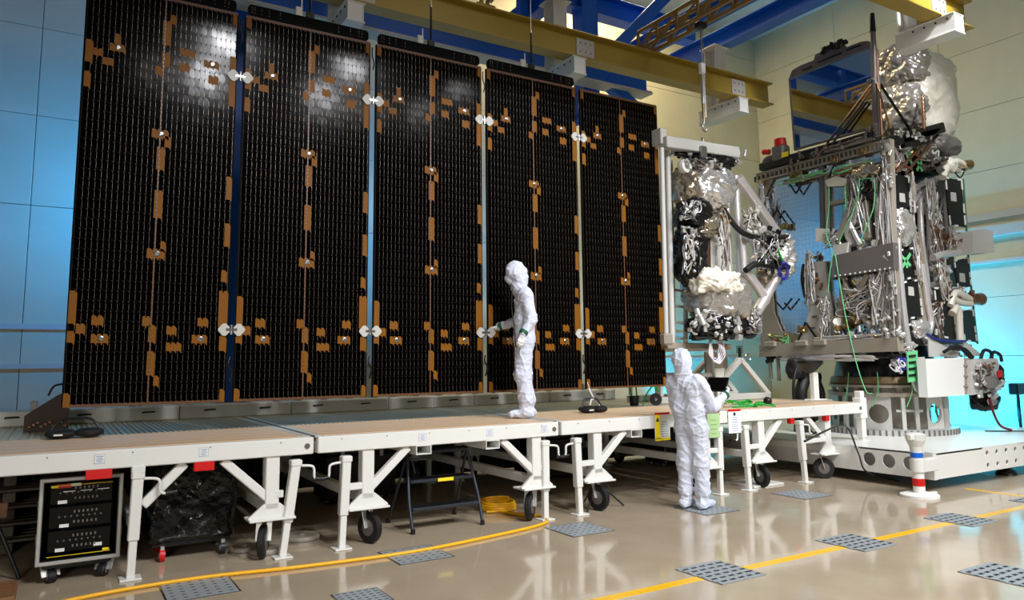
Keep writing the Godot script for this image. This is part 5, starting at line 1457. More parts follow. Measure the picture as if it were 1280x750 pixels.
	s = st(); plate_l(s, [[1041, 306], [1060, 303], [1058, 318], [1042, 320]], 0.05, 0.10); plate_l(s, [[1090, 300], [1110, 297], [1109, 311], [1092, 312]], 0.05, 0.08); obj("shelf_fitting", s, M.white_grey, sh)
	s = st()
	for i in 12: cyl(s, L(1044 + i * 6.2, 345 - i * 0.9, 0.16), L(1044 + i * 6.2, 345 - i * 0.9, 0.175), 0.015, 0.015, 6)
	obj("bolts", s, M.alu, sh)
	s = st()
	for e in [[[1050, 346], [1068, 374]], [[1086, 342], [1068, 374]], [[1068, 370], [1084, 404]], [[1055, 346], [1050, 404]]]: cbar(s, L(e[0][0], e[0][1], 0.06), L(e[1][0], e[1][1], 0.06), 0.09, 0.09, 0.02)
	obj("y_strut", s, M.warm_grey, t)
	s = st()
	for e in [[[1091, 343], [1094, 370], [1096, 398]], [[1101, 342], [1103, 370], [1106, 396]], [[1110, 340], [1112, 370], [1114, 396]]]: run_l(s, e, 0.05, 0.055)
	obj("foil_duct", s, M.duct, t)
	for e in [[1062, 405, 0.20], [1100, 402, 0.24]]:
		s = st(); clutter(s, L(e[0], e[1], 0.09), Vector3(0.05, 0.09, e[2]), 20, 0.04, 0.10); obj("valve_block", s, M.gold if e[0] < 1080 else M.white_grey, t)
	s = st(); clutter(s, L(1085, 418, 0.1), Vector3(0.06, 0.06, 0.55), 34, 0.03, 0.08); obj("connectors", s, M.alu, t)
	s = st(); clutter(s, L(1020, 360, 0.07), Vector3(0.03, 0.25, 0.12), 12, 0.03, 0.06); obj("connectors", s, M.copper, t)
	s = st(); cyl(s, L(1047, 402, 0.08), L(1047, 402, 0.14), 0.07, 0.07, 18); cyl(s, L(1046, 413, 0.08), L(1046, 413, 0.14), 0.04, 0.04, 14); obj("round_port", s, M.paper, t)
	# base rail
	s = st(); plate_l(s, [[949, 431], [1121, 421], [1123, 439], [949, 446]], 0.0, 0.16); obj("base_rail", s, M.warm_grey, t)
	s = st()
	for e in [[963, 432], [1002, 431], [1025, 430]]: cbx(s, L(e[0], e[1] - 2, 0.18), Vector3(0.07, 0.09, 0.22), 0.01)
	obj("base_fitting", s, M.warm_grey, t)
	s = st(); tangle(s, L(1030, 447, 0.06), Vector3(0.08, 0.05, 0.95), 22, 0.022); obj("foil_harness", s, M.duct, t)
	s = st(); tangle(s, L(1080, 444, 0.08), Vector3(0.05, 0.05, 0.55), 10, 0.016); clutter(s, L(968, 448, 0.0), Vector3(0.1, 0.06, 0.1), 14, 0.04, 0.09); obj("harness", s, M.black, t)
	s = st(); bx2(s, Vector3(10.95, 1.78, -9.3), Vector3(13.5, 1.90, -6.95)); obj("floor_panel", s, M.warm_grey, t)
	s = st(); cbar(s, L(972, 442, 0.02), L(974, 476, 0.02), 0.05, 0.05); cbar(s, L(962, 442, 0.02), L(964, 474, 0.02), 0.05, 0.05); obj("hanger", s, M.warm_grey, t)
	# wires on the mirrored side
	s = st()
	for e in [[[1036, 234], [1036, 260], [1033, 292], [1040, 316], [1037, 342], [1035, 366]], [[1056, 232], [1057, 255], [1056, 262]], [[1074, 222], [1072, 250], [1056, 285], [1048, 304]], [[1076, 224], [1092, 226], [1092, 258], [1082, 285], [1075, 304]], [[1044, 318], [1050, 356], [1058, 400], [1070, 452], [1082, 488], [1090, 492]], [[946, 290], [946, 268], [952, 262]]]: run_l(s, e, 0.16, 0.008, 6)
	obj("green_wire", s, M.green_pale, t)
	# ---- near corner post
	s = st(); plate_l(s, [[1105, 175], [1112, 173], [1116, 300], [1122, 432], [1113, 436], [1108, 300]], -0.02, 0.12); obj("corner_post", s, M.warm_grey, t)
	s = st(); clutter(s, L(1110, 210, 0.12), Vector3(0.02, 0.35, 0.05), 14, 0.03, 0.08); clutter(s, L(1116, 360, 0.12), Vector3(0.02, 0.6, 0.05), 20, 0.03, 0.08); obj("post_fittings", s, M.alu, t)
	# ---- side with black panels
	s = st(); plate_r(s, [[1130, 210], [1182, 216], [1190, 300], [1205, 432], [1150, 432], [1136, 300]], -0.45, 0.05); obj("recess_panel", s, M.black_gloss, t)
	var panels := [[[1112, 184], [1131, 188], [1133, 213], [1117, 214]], [[1117, 217], [1136, 221], [1138, 259], [1119, 262]], [[1130, 284], [1140, 270], [1143, 300], [1131, 300]], [[1125, 313], [1142, 310], [1147, 346], [1129, 349]], [[1129, 353], [1148, 350], [1153, 396], [1133, 398]], [[1134, 406], [1152, 405], [1156, 431], [1138, 432]],
		[[1182, 222], [1202, 225], [1207, 284], [1188, 281]], [[1188, 290], [1207, 291], [1208, 309], [1190, 305]], [[1193, 326], [1210, 322], [1214, 358], [1198, 361]], [[1202, 388], [1216, 387], [1221, 428], [1206, 425]], [[1168, 360], [1190, 362], [1196, 424], [1174, 420]]]
	for p in panels:
		s = st(); plate_r(s, p, 0.0, 0.03); var o := obj("black_panel", s, M.black, t)
		s = st()
		for k in p.size():
			var a: Array = p[k]; var b: Array = p[(k + 1) % p.size()]
			var n := 4
			for i in n:
				if i == 1 or (i + k) % 3 == 2: continue
				var u0 := float(i) / n; var u1 := (i + 0.8) / n
				bar(s, R(lerpf(a[0], b[0], u0), lerpf(a[1], b[1], u0), 0.035), R(lerpf(a[0], b[0], u1), lerpf(a[1], b[1], u1), 0.035), 0.016, 0.03)
		obj("edge_tape", s, M.paper, o)
	s = st()
	for e in [[1128, 247], [1139, 364], [1192, 246], [1203, 347]]: plate_r(s, [[e[0] - 3.5, e[1] - 6], [e[0] + 3, e[1] - 5], [e[0] + 4, e[1] + 6], [e[0] - 3, e[1] + 5]], 0.032, 0.006)
	obj("tan_label", s, M.white_grey, t)
	s = st()
	for e in [[[1127, 320], [1138, 332]], [[1138, 317], [1128, 334]], [[1132, 322], [1134, 335]], [[1132, 187], [1140, 205]], [[1141, 186], [1133, 204]], [[1146, 200], [1153, 214]], [[1152, 202], [1146, 213]]]: bar(s, R(e[0][0], e[0][1], 0.04), R(e[1][0], e[1][1], 0.04), 0.05, 0.006, Vector3.BACK)
	obj("green_tape", s, M.green_pale, t)
	s = st(); plate_r(s, [[1142, 288], [1152, 292], [1160, 350], [1166, 405], [1158, 428], [1154, 400], [1146, 340]], -0.06, 0.10); obj("beige_pillar", s, M.warm_grey, t)
	s = st(); run_r(s, [[1121, 262], [1124, 330], [1131, 400], [1136, 432]], 0.03, 0.05); obj("foil_edge", s, M.duct, t)
	s = st(); run_r(s, [[1137, 218], [1141, 262], [1143, 300]], 0.0, 0.025); obj("foil_edge", s, M.duct, t)
	s = st(); run_r(s, [[1152, 330], [1160, 380], [1164, 405], [1156, 425]], 0.08, 0.05); obj("foil_edge", s, M.duct, t)
	s = st(); crumple(s, R(1130, 284, 0.05), Vector3(0.22, 0.28, 0.08), 0.06, 6.0, 2.6, 28, 18); crumple(s, R(1150, 412, 0.06), Vector3(0.22, 0.14, 0.10), 0.05, 6.0, 2.6, 26, 14); obj("foil_wrap", s, M.foil, t)
	cross_harness(t)
	s = st(); tangle(s, R(1168, 290, -0.2), Vector3(0.25, 0.8, 0.1), 14, 0.018); tangle(s, R(1178, 385, -0.1), Vector3(0.3, 0.4, 0.1), 12, 0.016); obj("foil_harness", s, M.duct, t)
	s = st(); clutter(s, R(1170, 270, -0.2), Vector3(0.3, 0.6, 0.1), 40, 0.03, 0.07); clutter(s, R(1178, 330, 0.0), Vector3(0.25, 0.25, 0.08), 26, 0.04, 0.09); obj("connectors", s, M.alu, t)
	s = st(); clutter(s, R(1188, 305, 0.05), Vector3(0.28, 0.14, 0.06), 16, 0.04, 0.1); clutter(s, R(1183, 372, 0.0), Vector3(0.2, 0.3, 0.06), 12, 0.03, 0.08); obj("connectors", s, M.copper, t)
	s = st()
	run_r(s, [[1204, 224], [1208, 285], [1211, 330], [1214, 360], [1219, 405], [1222, 430]], 0.0, 0.018, 6)
	obj("green_edge", s, M.edge_green, t)
	# thruster clusters on arms
	s = st(); run_r(s, [[1178, 222], [1184, 208], [1194, 202], [1206, 207]], 0.05, 0.065, 10); crumple(s, R(1186, 207, 0.05), Vector3(0.16, 0.12, 0.1), 0.04, 6.0, 2.6, 24, 14); obj("upper_arm", s, M.foil_white, t)
	s = st(); cyl(s, R(1203, 205, 0.05), R(1212, 206, 0.08), 0.06, 0.09, 14); clutter(s, R(1203, 207, 0.05), Vector3(0.08, 0.08, 0.05), 8, 0.03, 0.07); obj("thruster", s, M.gold, t)
	s = st(); run_r(s, [[1192, 213], [1200, 222], [1205, 215]], 0.05, 0.012, 6); run_r(s, [[1188, 372], [1200, 366], [1214, 372]], 0.1, 0.012, 6); obj("loop_cable", s, M.black, t)
	s = st(); run_r(s, [[1188, 382], [1194, 366], [1206, 370], [1216, 376]], 0.08, 0.055, 10); run_r(s, [[1190, 372], [1200, 378], [1214, 380]], 0.08, 0.05, 10); run_r(s, [[1190, 392], [1197, 386], [1200, 425]], 0.08, 0.06, 10); obj("lower_arm", s, M.foil_white, t)
	s = st(); cyl(s, R(1214, 374, 0.08), R(1226, 374, 0.1), 0.09, 0.11, 14); clutter(s, R(1220, 374, 0.1), Vector3(0.12, 0.08, 0.08), 14, 0.03, 0.08); obj("thruster", s, M.copper, t)
	s = st(); run_r(s, [[1166, 322], [1178, 318], [1196, 316], [1216, 312]], 0.06, 0.06, 10); obj("foil_boom", s, M.duct, t)
	s = st(); plate_r(s, [[1216, 290], [1228, 286], [1230, 316], [1216, 317]], 0.0, 0.3); plate_r(s, [[1228, 286], [1241, 289], [1243, 315], [1230, 317]], 0.05, 0.22); obj("star_camera", s, M.white_grey, t)
	# ---- upper deck: dark beam, device with red caps, mast and its struts
	s = st(); cbar(s, L(953, 210, 0.0), L(1098, 168, 0.0), 0.22, 0.14, 0.02); obj("upper_beam", s, M.black, t)
	s = st(); tangle(s, L(1060, 180, 0.1), Vector3(0.04, 0.05, 0.5), 10, 0.02); clutter(s, L(1020, 192, 0.12), Vector3(0.03, 0.05, 0.6), 22, 0.03, 0.07); obj("beam_fittings", s, M.grey_plate, t)
	s = st(); bx2(s, Vector3(10.92, 4.95, -9.25), Vector3(13.4, 5.05, -6.95)); obj("upper_deck", s, M.black, t)
	s = st(); cbx(s, L(976, 192, 0.02), Vector3(0.22, 0.28, 0.26), 0.03); tube(s, smooth_path([L(956, 212, 0.0), L(957, 202, 0.0), L(964, 198, 0.0), L(985, 196, 0.0)], 5), 0.06, 10); obj("sensor_head", s, M.grey_plate, t)
	s = st(); cyl(s, L(976, 184, 0.02), L(975, 174, 0.02), 0.11, 0.10, 18); cyl(s, L(962, 190, 0.04), L(954, 190, 0.06), 0.05, 0.05, 14); obj("red_cap", s, M.red, t)
	s = st(); plate_l(s, [[977, 191], [985, 189], [985, 195], [977, 197]], 0.14, 0.01); obj("yellow_tag", s, M.sign_yellow, t)
	# mirror sheet standing on the upper deck
	s = st(); plate_l(s, [[987, 98], [1089, 54], [1094, 155], [1088, 160], [994, 186]], 0.02, 0.02); obj("upper_mirror", s, M.mirror, t)
	s = st()
	for e in [[[987, 98], [994, 188]], [[1089, 53], [1095, 152]], [[994, 187], [1086, 161]], [[1086, 161], [1095, 152]]]: cbar(s, L(e[0][0], e[0][1], 0.03), L(e[1][0], e[1][1], 0.03), 0.035, 0.04, 0.006)
	plate_l(s, [[986, 99], [990, 88], [1000, 82], [1076, 52], [1085, 51], [1090, 58]], 0.02, 0.05)
	plate_l(s, [[1017, 76], [1019, 68], [1054, 55], [1057, 59]], 0.02, 0.05)
	obj("mirror_frame", s, M.grey_plate, t)
	s = st()
	for e in [[[1003, 88], [1015, 83]], [[1022, 78], [1052, 66]], [[1058, 63], [1076, 56]]]: bar(s, L(e[0][0], e[0][1], 0.075), L(e[1][0], e[1][1], 0.075), 0.012, 0.025)
	obj("frame_slots", s, M.black, t)
	s = st(); crumple(s, L(1043, 58, 0.05), Vector3(0.06, 0.06, 0.26), 0.05, 8.0, 2.4, 26, 12); obj("foil_knot", s, M.foil_dark, t)
	s = st(); cyl(s, L(1096, 172, 0.05), L(1092, 60, 0.05), 0.05, 0.05, 14); cyl(s, L(1092, 60, 0.05), L(1091, 40, 0.05), 0.045, 0.04, 14); obj("mast", s, M.grey_plate, t)
	s = st(); cyl(s, L(1091, 40, 0.05), L(1090, 17, 0.05), 0.05, 0.035, 14); obj("mast_tip", s, M.black, t)
	s = st(); cyl(s, L(1102, 170, 0.0), L(1096, 62, 0.0), 0.025, 0.025, 10)
	for e in [[[1092, 102], [1020, 198]], [[1096, 104], [1113, 160]]]: cyl(s, L(e[0][0], e[0][1], 0.08), L(e[1][0], e[1][1], 0.12), 0.016, 0.016, 8)
	obj("copper_strut", s, M.copper, t)
	s = st()
	for e in [[[1076, 125], [1034, 179]], [[1080, 127], [1040, 180]]]: cyl(s, L(e[0][0], e[0][1], 0.12), L(e[1][0], e[1][1], 0.14), 0.018, 0.018, 8)
	cyl(s, R(1100, 105, 0.0), R(1140, 166, 0.05), 0.022, 0.022, 8)
	obj("black_strut", s, M.black, t)
	s = st(); cyl(s, L(1091, 102, 0.04), L(1091, 99, 0.04), 0.09, 0.09, 12); clutter(s, L(1092, 166, 0.05), Vector3(0.06, 0.08, 0.12), 14, 0.04, 0.09); obj("mast_clamp", s, M.grey_plate, t)
	# black boom on the near side and its copper truss
	s = st(); cbar(s, R(1104, 180, 0.1), R(1176, 160, 0.1), 0.16, 0.18, 0.02); plate_r(s, [[1130, 172], [1165, 162], [1176, 160], [1160, 180], [1132, 184]], 0.1, 0.08); obj("boom", s, M.black, t)
	s = st(); clutter(s, R(1140, 170, 0.2), Vector3(0.55, 0.05, 0.03), 24, 0.03, 0.07); obj("boom_fittings", s, M.alu, t)
	s = st(); cyl(s, R(1155, 162, 0.18), R(1153, 118, 0.18), 0.028, 0.018, 10); for i in 8: cyl(s, R(1155 - i * 0.2, 160 - i * 5, 0.18), R(1155 - i * 0.2, 158.5 - i * 5, 0.18), 0.034, 0.034, 10)
	obj("whip_mast", s, M.copper, t)
	s = st()
	for e in [[[1120, 216], [1158, 176]], [[1132, 217], [1164, 178]], [[1126, 205], [1140, 212]], [[1140, 190], [1152, 198]]]: cyl(s, R(e[0][0], e[0][1], 0.12), R(e[1][0], e[1][1], 0.16), 0.022, 0.022, 8)
	obj("truss_bar", s, M.copper, t)
	s = st(); plate_r(s, [[1140, 190], [1170, 186], [1182, 200], [1178, 216], [1142, 210]], -0.2, 0.12); obj("dark_box", s, M.foil_dark, t)
	s = st(); crumple(s, R(1172, 184, -0.1), Vector3(0.42, 0.17, 0.3), 0.05, 5.0, 3.0, 34, 18); clutter(s, R(1165, 205, 0.0), Vector3(0.35, 0.12, 0.1), 18, 0.04, 0.1); obj("equipment_box", s, M.grey_plate, t)
	# ---- lower corner: white box and instrument with hoses
	s = st(); plate_r(s, [[1157, 449], [1205, 447], [1206, 494], [1160, 497]], 0.22, 0.14); var wb := obj("white_box", s, M.paper, t)
	s = st(); plate_r(s, [[1205, 447], [1212, 448], [1213, 493], [1206, 494]], 0.20, 0.15); for i in 3: plate_r(s, [[1205, 456 + i * 13], [1212, 456 + i * 13], [1212, 458 + i * 13], [1205, 458 + i * 13]], 0.35, 0.02)
	obj("box_side", s, M.warm_grey, wb)
	s = st(); plate_r(s, [[1160, 418], [1166, 424], [1204, 446], [1162, 446]], 0.1, 0.02); plate_r(s, [[1204, 424], [1228, 444], [1206, 446]], 0.1, 0.02); plate_r(s, [[1131, 448], [1156, 446], [1158, 492], [1146, 490]], 0.1, 0.03); obj("gusset", s, M.white_grey, t)
	s = st(); plate_r(s, [[1134, 440], [1147, 438], [1148, 476], [1136, 478]], 0.14, 0.02); obj("pale_rack", s, M.green_pale, t)
	s = st(); for i in 4: plate_r(s, [[1137, 444 + i * 8], [1145, 443 + i * 8], [1145, 446 + i * 8], [1137, 447 + i * 8]], 0.16, 0.015)
	obj("rack_slots", s, M.black, t)
	s = st(); plate_r(s, [[1213, 450], [1246, 448], [1252, 462], [1252, 488], [1214, 494]], 0.05, 0.36); obj("instrument_body", s, M.white_grey, t)
	s = st(); crumple(s, R(1231, 500, 0.22), Vector3(0.30, 0.17, 0.16), 0.05, 6.0, 3.0, 30, 16); crumple(s, R(1246, 470, 0.34), Vector3(0.10, 0.2, 0.1), 0.03, 6.0, 3.0, 20, 14); obj("instrument_base", s, M.foil_dark, t)
	s = st(); clutter(s, R(1234, 476, 0.46), Vector3(0.32, 0.28, 0.04), 36, 0.04, 0.1); obj("instrument_fittings", s, M.alu, t)
	s = st(); cyl(s, R(1238, 478, 0.46), R(1238, 478, 0.55), 0.11, 0.10, 20); cyl(s, R(1240, 502, 0.36), R(1240, 502, 0.42), 0.07, 0.07, 18); obj("lens", s, M.black_gloss, t)
	s = st(); plate_r(s, [[1247, 464], [1253, 463], [1253, 471], [1248, 472]], 0.47, 0.02); obj("red_cover", s, M.red, t)
	s = st()
	for e in [[[1180, 440], [1196, 432], [1206, 440], [1214, 448]], [[1190, 436], [1205, 436], [1216, 447]], [[1226, 448], [1230, 438], [1238, 440], [1240, 450]], [[1238, 450], [1242, 440], [1250, 444], [1252, 452]], [[1214, 494], [1213, 478], [1222, 470]]]: run_r(s, e, 0.2, 0.028, 8)
	obj("hose", s, M.rubber, t)
	s = st(); run_r(s, [[1160, 418], [1170, 424], [1190, 427], [1208, 426]], 0.14, 0.016, 6); tangle(s, R(1126, 456, 0.12), Vector3(0.16, 0.14, 0.05), 9, 0.012); obj("blue_wire", s, M.blue_wire, t)
	s = st(); tangle(s, R(1122, 458, 0.14), Vector3(0.14, 0.12, 0.05), 8, 0.012); obj("white_wire", s, M.white_wire, t)
	# ---- fine harness, tie points and fittings over both sides
	var mats := [M.duct, M.warm_grey, M.alu, M.copper, M.grey_plate, M.green_pale]
	for e in [[960, 300, 8, 60], [952, 250, 4, 30], [1005, 222, 40, 4], [1065, 210, 30, 6], [1040, 300, 14, 10], [1070, 255, 16, 40], [1100, 270, 8, 60], [1012, 350, 8, 40], [1030, 400, 10, 30], [1070, 380, 26, 26], [1100, 370, 12, 40], [1060, 425, 50, 6], [975, 425, 20, 8], [960, 330, 8, 14], [1112, 300, 3, 120]]:
		for k in 3:
			var c0 := L(e[0], e[1], 0.12)
			s = st(); tangle(s, c0, Vector3(0.03, e[3] * 0.0125, e[2] * 0.0125), 4, 0.011); obj("wire_bundle", s, mats[(k * 2 + int(e[0])) % 6], t)
		s = st(); clutter(s, L(e[0], e[1], 0.1), Vector3(0.03, e[3] * 0.012, e[2] * 0.012), 16, 0.025, 0.06); tag(obj("tie_points", s, [M.alu, M.warm_grey, M.gold][int(e[1]) % 3], t), "", "", "", "stuff")
	for e in [[1125, 200, 14, 14], [1140, 240, 4, 30], [1146, 320, 6, 40], [1165, 250, 14, 30], [1172, 300, 14, 30], [1180, 350, 12, 30], [1172, 400, 12, 24], [1195, 210, 14, 6], [1190, 300, 12, 20], [1200, 370, 14, 12], [1160, 190, 26, 14], [1135, 435, 16, 6], [1190, 440, 20, 8], [1232, 470, 16, 16]]:
		for k in 3:
			s = st(); tangle(s, R(e[0], e[1], 0.05 if e[0] < 1215 else 0.48), Vector3(e[2] * 0.0125, e[3] * 0.0125, 0.04), 4, 0.013); obj("wire_bundle", s, mats[(k + int(e[0])) % 5], t)
		s = st(); clutter(s, R(e[0], e[1], 0.04 if e[0] < 1215 else 0.47), Vector3(e[2] * 0.012, e[3] * 0.012, 0.04), 16, 0.025, 0.065); tag(obj("tie_points", s, [M.alu, M.white_grey, M.copper][int(e[1]) % 3], t), "", "", "", "stuff")
	# bright tape squares dotted over the dark recess
	s = st()
	for i in 60:
		var q := Vector2(rng.randf_range(1150, 1184), rng.randf_range(225, 425)); q.x += (q.y - 225) * 0.06
		bx(s, R(q.x, q.y, -0.38), Vector3(rng.randf_range(0.015, 0.03), rng.randf_range(0.015, 0.06), 0.01))
	tag(obj("tape_squares", s, M.paper, t), "", "", "", "stuff")
	# ---- foil-wrapped antenna bag standing on the upper deck
	var c := Vector3(13.1, 6.42, -7.4)
	var bag := thing("wrapped_instrument", "big crumpled white and silver foil bag on top of the spacecraft", "foil bag", Vector3(13.1, 5.05, -7.4))
	s = st(); crumple(s, c + Vector3(0.08, -0.04, 0.02), Vector3(0.74, 0.84, 0.52), 0.10, 1.3, 3.6, 70, 46, Basis(), Vector3.ZERO, true); obj("wrap", s, M.foil_white, bag)
	s = st(); crumple(s, c + Vector3(-0.50, 0.40, 0.12), Vector3(0.36, 0.40, 0.44), 0.10, 2.2, 2.8, 70, 46, Basis(), Vector3(1, 5, 2), true); obj("silver_wrap", s, M.film, bag)
	s = st(); crumple(s, c + Vector3(-0.62, -0.42, 0.12), Vector3(0.28, 0.46, 0.42), 0.10, 2.6, 2.6, 60, 40, Basis(), Vector3(4, 2, 2), true); obj("grey_wrap", s, M.film, bag)
	s = st(); lathe(s, [Vector2(0, 0), Vector2(0.6, 0), Vector2(0.55, 0.5), Vector2(0, 0.5)], Vector3(12.9, 5.05, -7.75), Basis(), 24); obj("pedestal", s, M.grey_plate, bag)

# ---------------------------------------------------------------- hanging instrument tower
const IZ := -8.0
func T(px: float, py: float, out := 0.0) -> Vector3: return on_z(px, py, IZ + out)
func plate_t(s: Shape, pts: Array, out: float, depth: float) -> void:
	var pl := PackedVector2Array()
	for p in pts:
		var v := T(p[0], p[1], out + depth)
		pl.append(Vector2(v.x, v.y))
	prism(s, pl, Transform3D(Basis(), Vector3(0, 0, IZ + out)), depth)
func run_t(s: Shape, pts: Array, out: float, r: float, n := 8) -> void:
	var a := []
	for p in pts: a.append(T(p[0], p[1], out + (p[2] if p.size() > 2 else 0.0)))
	tube(s, smooth_path(a, 5), r, n)

func instrument_stack() -> void:
	var t := thing("lifting_frame", "pale steel lifting frame with side poles hanging beside the wing root", "lifting frame", Vector3(8.2, 1.85, IZ))
	var s := st(); cbar(s, T(829, 178, 0.2), T(920, 192, 0.2), 0.16, 0.17, 0.012); obj("spreader_bar", s, M.white_grey, t)
	s = st(); cbx(s, T(824, 172, 0.1), Vector3(0.12, 0.24, 0.2), 0.01); cbar(s, T(824, 180, 0.1), T(824, 180, -0.6), 0.12, 0.14, 0.01); obj("end_block", s, M.white_grey, t)
	for e in [[827, 833, 0.25, 0.035], [834, 840, 0.05, 0.045]]:
		s = st(); cyl(s, T(e[0], 185, e[2]), T(e[1], 432, e[2]), e[3], e[3], 14); obj("pole", s, M.white_grey, t)
	s = st(); cbar(s, T(832, 432, 0.1), T(912, 434, 0.1), 0.10, 0.09, 0.01); cbx(s, T(833, 424, 0.25), Vector3(0.16, 0.16, 0.12), 0.02); obj("lower_bar", s, M.warm_grey, t)
	for k in 9:
		s = st(); cbar(s, T(839, 262 + k * 20, -0.25), T(858, 264 + k * 20, -0.25), 0.05, 0.035, 0.004); obj("rung", s, M.white_grey, t)
	s = st(); cbar(s, T(838, 200, -0.28), T(842, 432, -0.28), 0.05, 0.06, 0.006); cbar(s, T(857, 250, -0.28), T(857, 432, -0.28), 0.05, 0.06, 0.006); obj("side_rail", s, M.white_grey, t)
	s = st(); tube(s, smooth_path([T(878, 172, 0.25), T(879, 180, 0.25), T(876, 188, 0.25)], 4), 0.02, 8); cbx(s, T(879, 192, 0.3), Vector3(0.12, 0.22, 0.06), 0.01); obj("shackle", s, M.steel, t)
	t = thing("instrument_tower", "crumpled foil wrapped instrument tower hanging on the hoist beside the spacecraft", "instrument", Vector3(8.5, 1.9, IZ))
	# top cross harness
	s = st(); tangle(s, T(868, 192, 0.1), Vector3(0.42, 0.08, 0.12), 16, 0.03); obj("top_harness", s, M.foil_dark, t)
	s = st(); clutter(s, T(905, 196, 0.1), Vector3(0.35, 0.08, 0.12), 26, 0.04, 0.1); clutter(s, T(850, 190, 0.12), Vector3(0.2, 0.06, 0.1), 10, 0.04, 0.08); obj("top_fittings", s, M.alu, t)
	s = st(); crumple(s, T(886, 203, 0.05), Vector3(0.46, 0.12, 0.24), 0.08, 6.0, 2.6, 40, 18); obj("top_wrap", s, M.foil_dark, t)
	s = st(); lathe(s, [Vector2(0.05, -0.05), Vector2(0.10, -0.05), Vector2(0.11, 0.0), Vector2(0.10, 0.05), Vector2(0.05, 0.05), Vector2(0.05, -0.05)], T(856, 208, 0.25), Basis(Vector3.RIGHT, Vector3.BACK, Vector3.DOWN), 20); obj("white_ring", s, M.paper, t)
	# main column
	s = st(); cbx(s, T(874, 300, -0.1), Vector3(0.52, 1.9, 0.42), 0.03); obj("column_core", s, M.foil, t)
	s = st(); crumple(s, T(884, 236, 0.14), Vector3(0.44, 0.33, 0.30), 0.08, 3.2, 3.0, 56, 34); obj("silver_wrap", s, M.foil, t)
	s = st(); crumple(s, T(855, 232, 0.12), Vector3(0.16, 0.26, 0.26), 0.06, 4.0, 2.6, 30, 20); obj("amber_wrap", s, M.foil_warm, t)
	s = st(); crumple(s, T(866, 268, 0.12), Vector3(0.24, 0.22, 0.26), 0.08, 5.0, 2.8, 36, 24); crumple(s, T(862, 320, 0.12), Vector3(0.20, 0.42, 0.24), 0.06, 5.0, 3.4, 36, 28); obj("dark_wrap", s, M.foil_dark, t)
	s = st(); crumple(s, T(885, 279, 0.24), Vector3(0.22, 0.12, 0.12), 0.06, 6.0, 2.6, 28, 16); crumple(s, T(880, 291, 0.22), Vector3(0.26, 0.05, 0.12), 0.04, 6.0, 2.6, 26, 10); obj("copper_wrap", s, M.foil_warm, t)
	s = st(); plate_t(s, [[888, 293], [906, 291], [908, 340], [889, 342]], 0.10, 0.06); obj("grey_plate", s, M.white_grey, t)
	s = st(); plate_t(s, [[878, 298], [888, 296], [888, 342], [879, 342]], 0.14, 0.04); obj("brown_plate", s, M.amber_dark, t)
	for e in [[[908, 250], [912, 345], 0.045, 0.1], [[919, 220], [926, 350], 0.06, 0.05], [[898, 258], [900, 290], 0.04, 0.15]]:
		s = st(); run_t(s, [e[0], [(e[0][0] + e[1][0]) / 2.0, (e[0][1] + e[1][1]) / 2.0], e[1]], e[3], e[2], 10); obj("upright", s, M.duct, t)
	# long wrapped struts
	for e in [[[922, 222], [976, 300], 0.085], [[950, 258], [928, 290], 0.055], [[928, 300], [955, 285], 0.05], [[930, 337], [958, 376], 0.075], [[971, 345], [932, 412], 0.085], [[958, 376], [940, 395], 0.06], [[925, 290], [930, 340], 0.06]]:
		s = st(); run_t(s, [e[0], [(e[0][0] + e[1][0]) / 2.0 + 1, (e[0][1] + e[1][1]) / 2.0], e[1]], 0.12, e[2], 10); obj("strut", s, M.duct, t)
	s = st(); lathe(s, [Vector2(0.13, -0.03), Vector2(0.19, -0.03), Vector2(0.20, 0), Vector2(0.19, 0.03), Vector2(0.13, 0.03), Vector2(0.13, -0.03)], T(936, 313, 0.12), Basis(Vector3.RIGHT, Vector3.BACK, Vector3.DOWN), 26); obj("ring", s, M.duct, t)
	s = st(); crumple(s, T(968, 318, 0.08), Vector3(0.30, 0.38, 0.26), 0.10, 5.0, 2.8, 50, 34); obj("foil_bundle", s, M.foil, t)
	s = st(); clutter(s, T(968, 300, 0.3), Vector3(0.28, 0.18, 0.06), 30, 0.04, 0.09); clutter(s, T(962, 330, 0.32), Vector3(0.24, 0.15, 0.05), 14, 0.04, 0.08); obj("fittings", s, M.foil_dark, t)
	s = st(); run_t(s, [[905, 262], [915, 278], [930, 292], [950, 297], [985, 296]], 0.3, 0.04, 8); run_t(s, [[932, 338], [945, 330], [965, 332], [985, 334]], 0.3, 0.05, 8); obj("black_harness", s, M.rubber, t)
	s = st(); crumple(s, T(956, 346, 0.05), Vector3(0.12, 0.14, 0.12), 0.04, 6.0, 2.4, 22, 14); obj("copper_canister", s, M.foil_warm, t)
	s = st(); run_t(s, [[946, 262], [946, 285]], 0.14, 0.02, 6); run_t(s, [[972, 312], [978, 326]], 0.36, 0.02, 6); obj("green_wire", s, M.green, t)
	# lower wrapped dome
	s = st(); crumple(s, T(896, 372, 0.12), Vector3(0.52, 0.36, 0.38), 0.09, 3.0, 2.6, 60, 38); obj("film_wrap", s, M.film, t)
	s = st(); crumple(s, T(892, 354, 0.28), Vector3(0.40, 0.18, 0.26), 0.10, 4.0, 2.6, 50, 26); obj("pale_wrap", s, M.foil_white, t)
	s = st(); crumple(s, T(895, 408, 0.08), Vector3(0.50, 0.16, 0.32), 0.08, 6.0, 2.8, 50, 20); obj("lower_wrap", s, M.foil_dark, t)
	s = st(); clutter(s, T(895, 408, 0.36), Vector3(0.46, 0.16, 0.06), 50, 0.04, 0.10); obj("lower_fittings", s, M.alu, t)
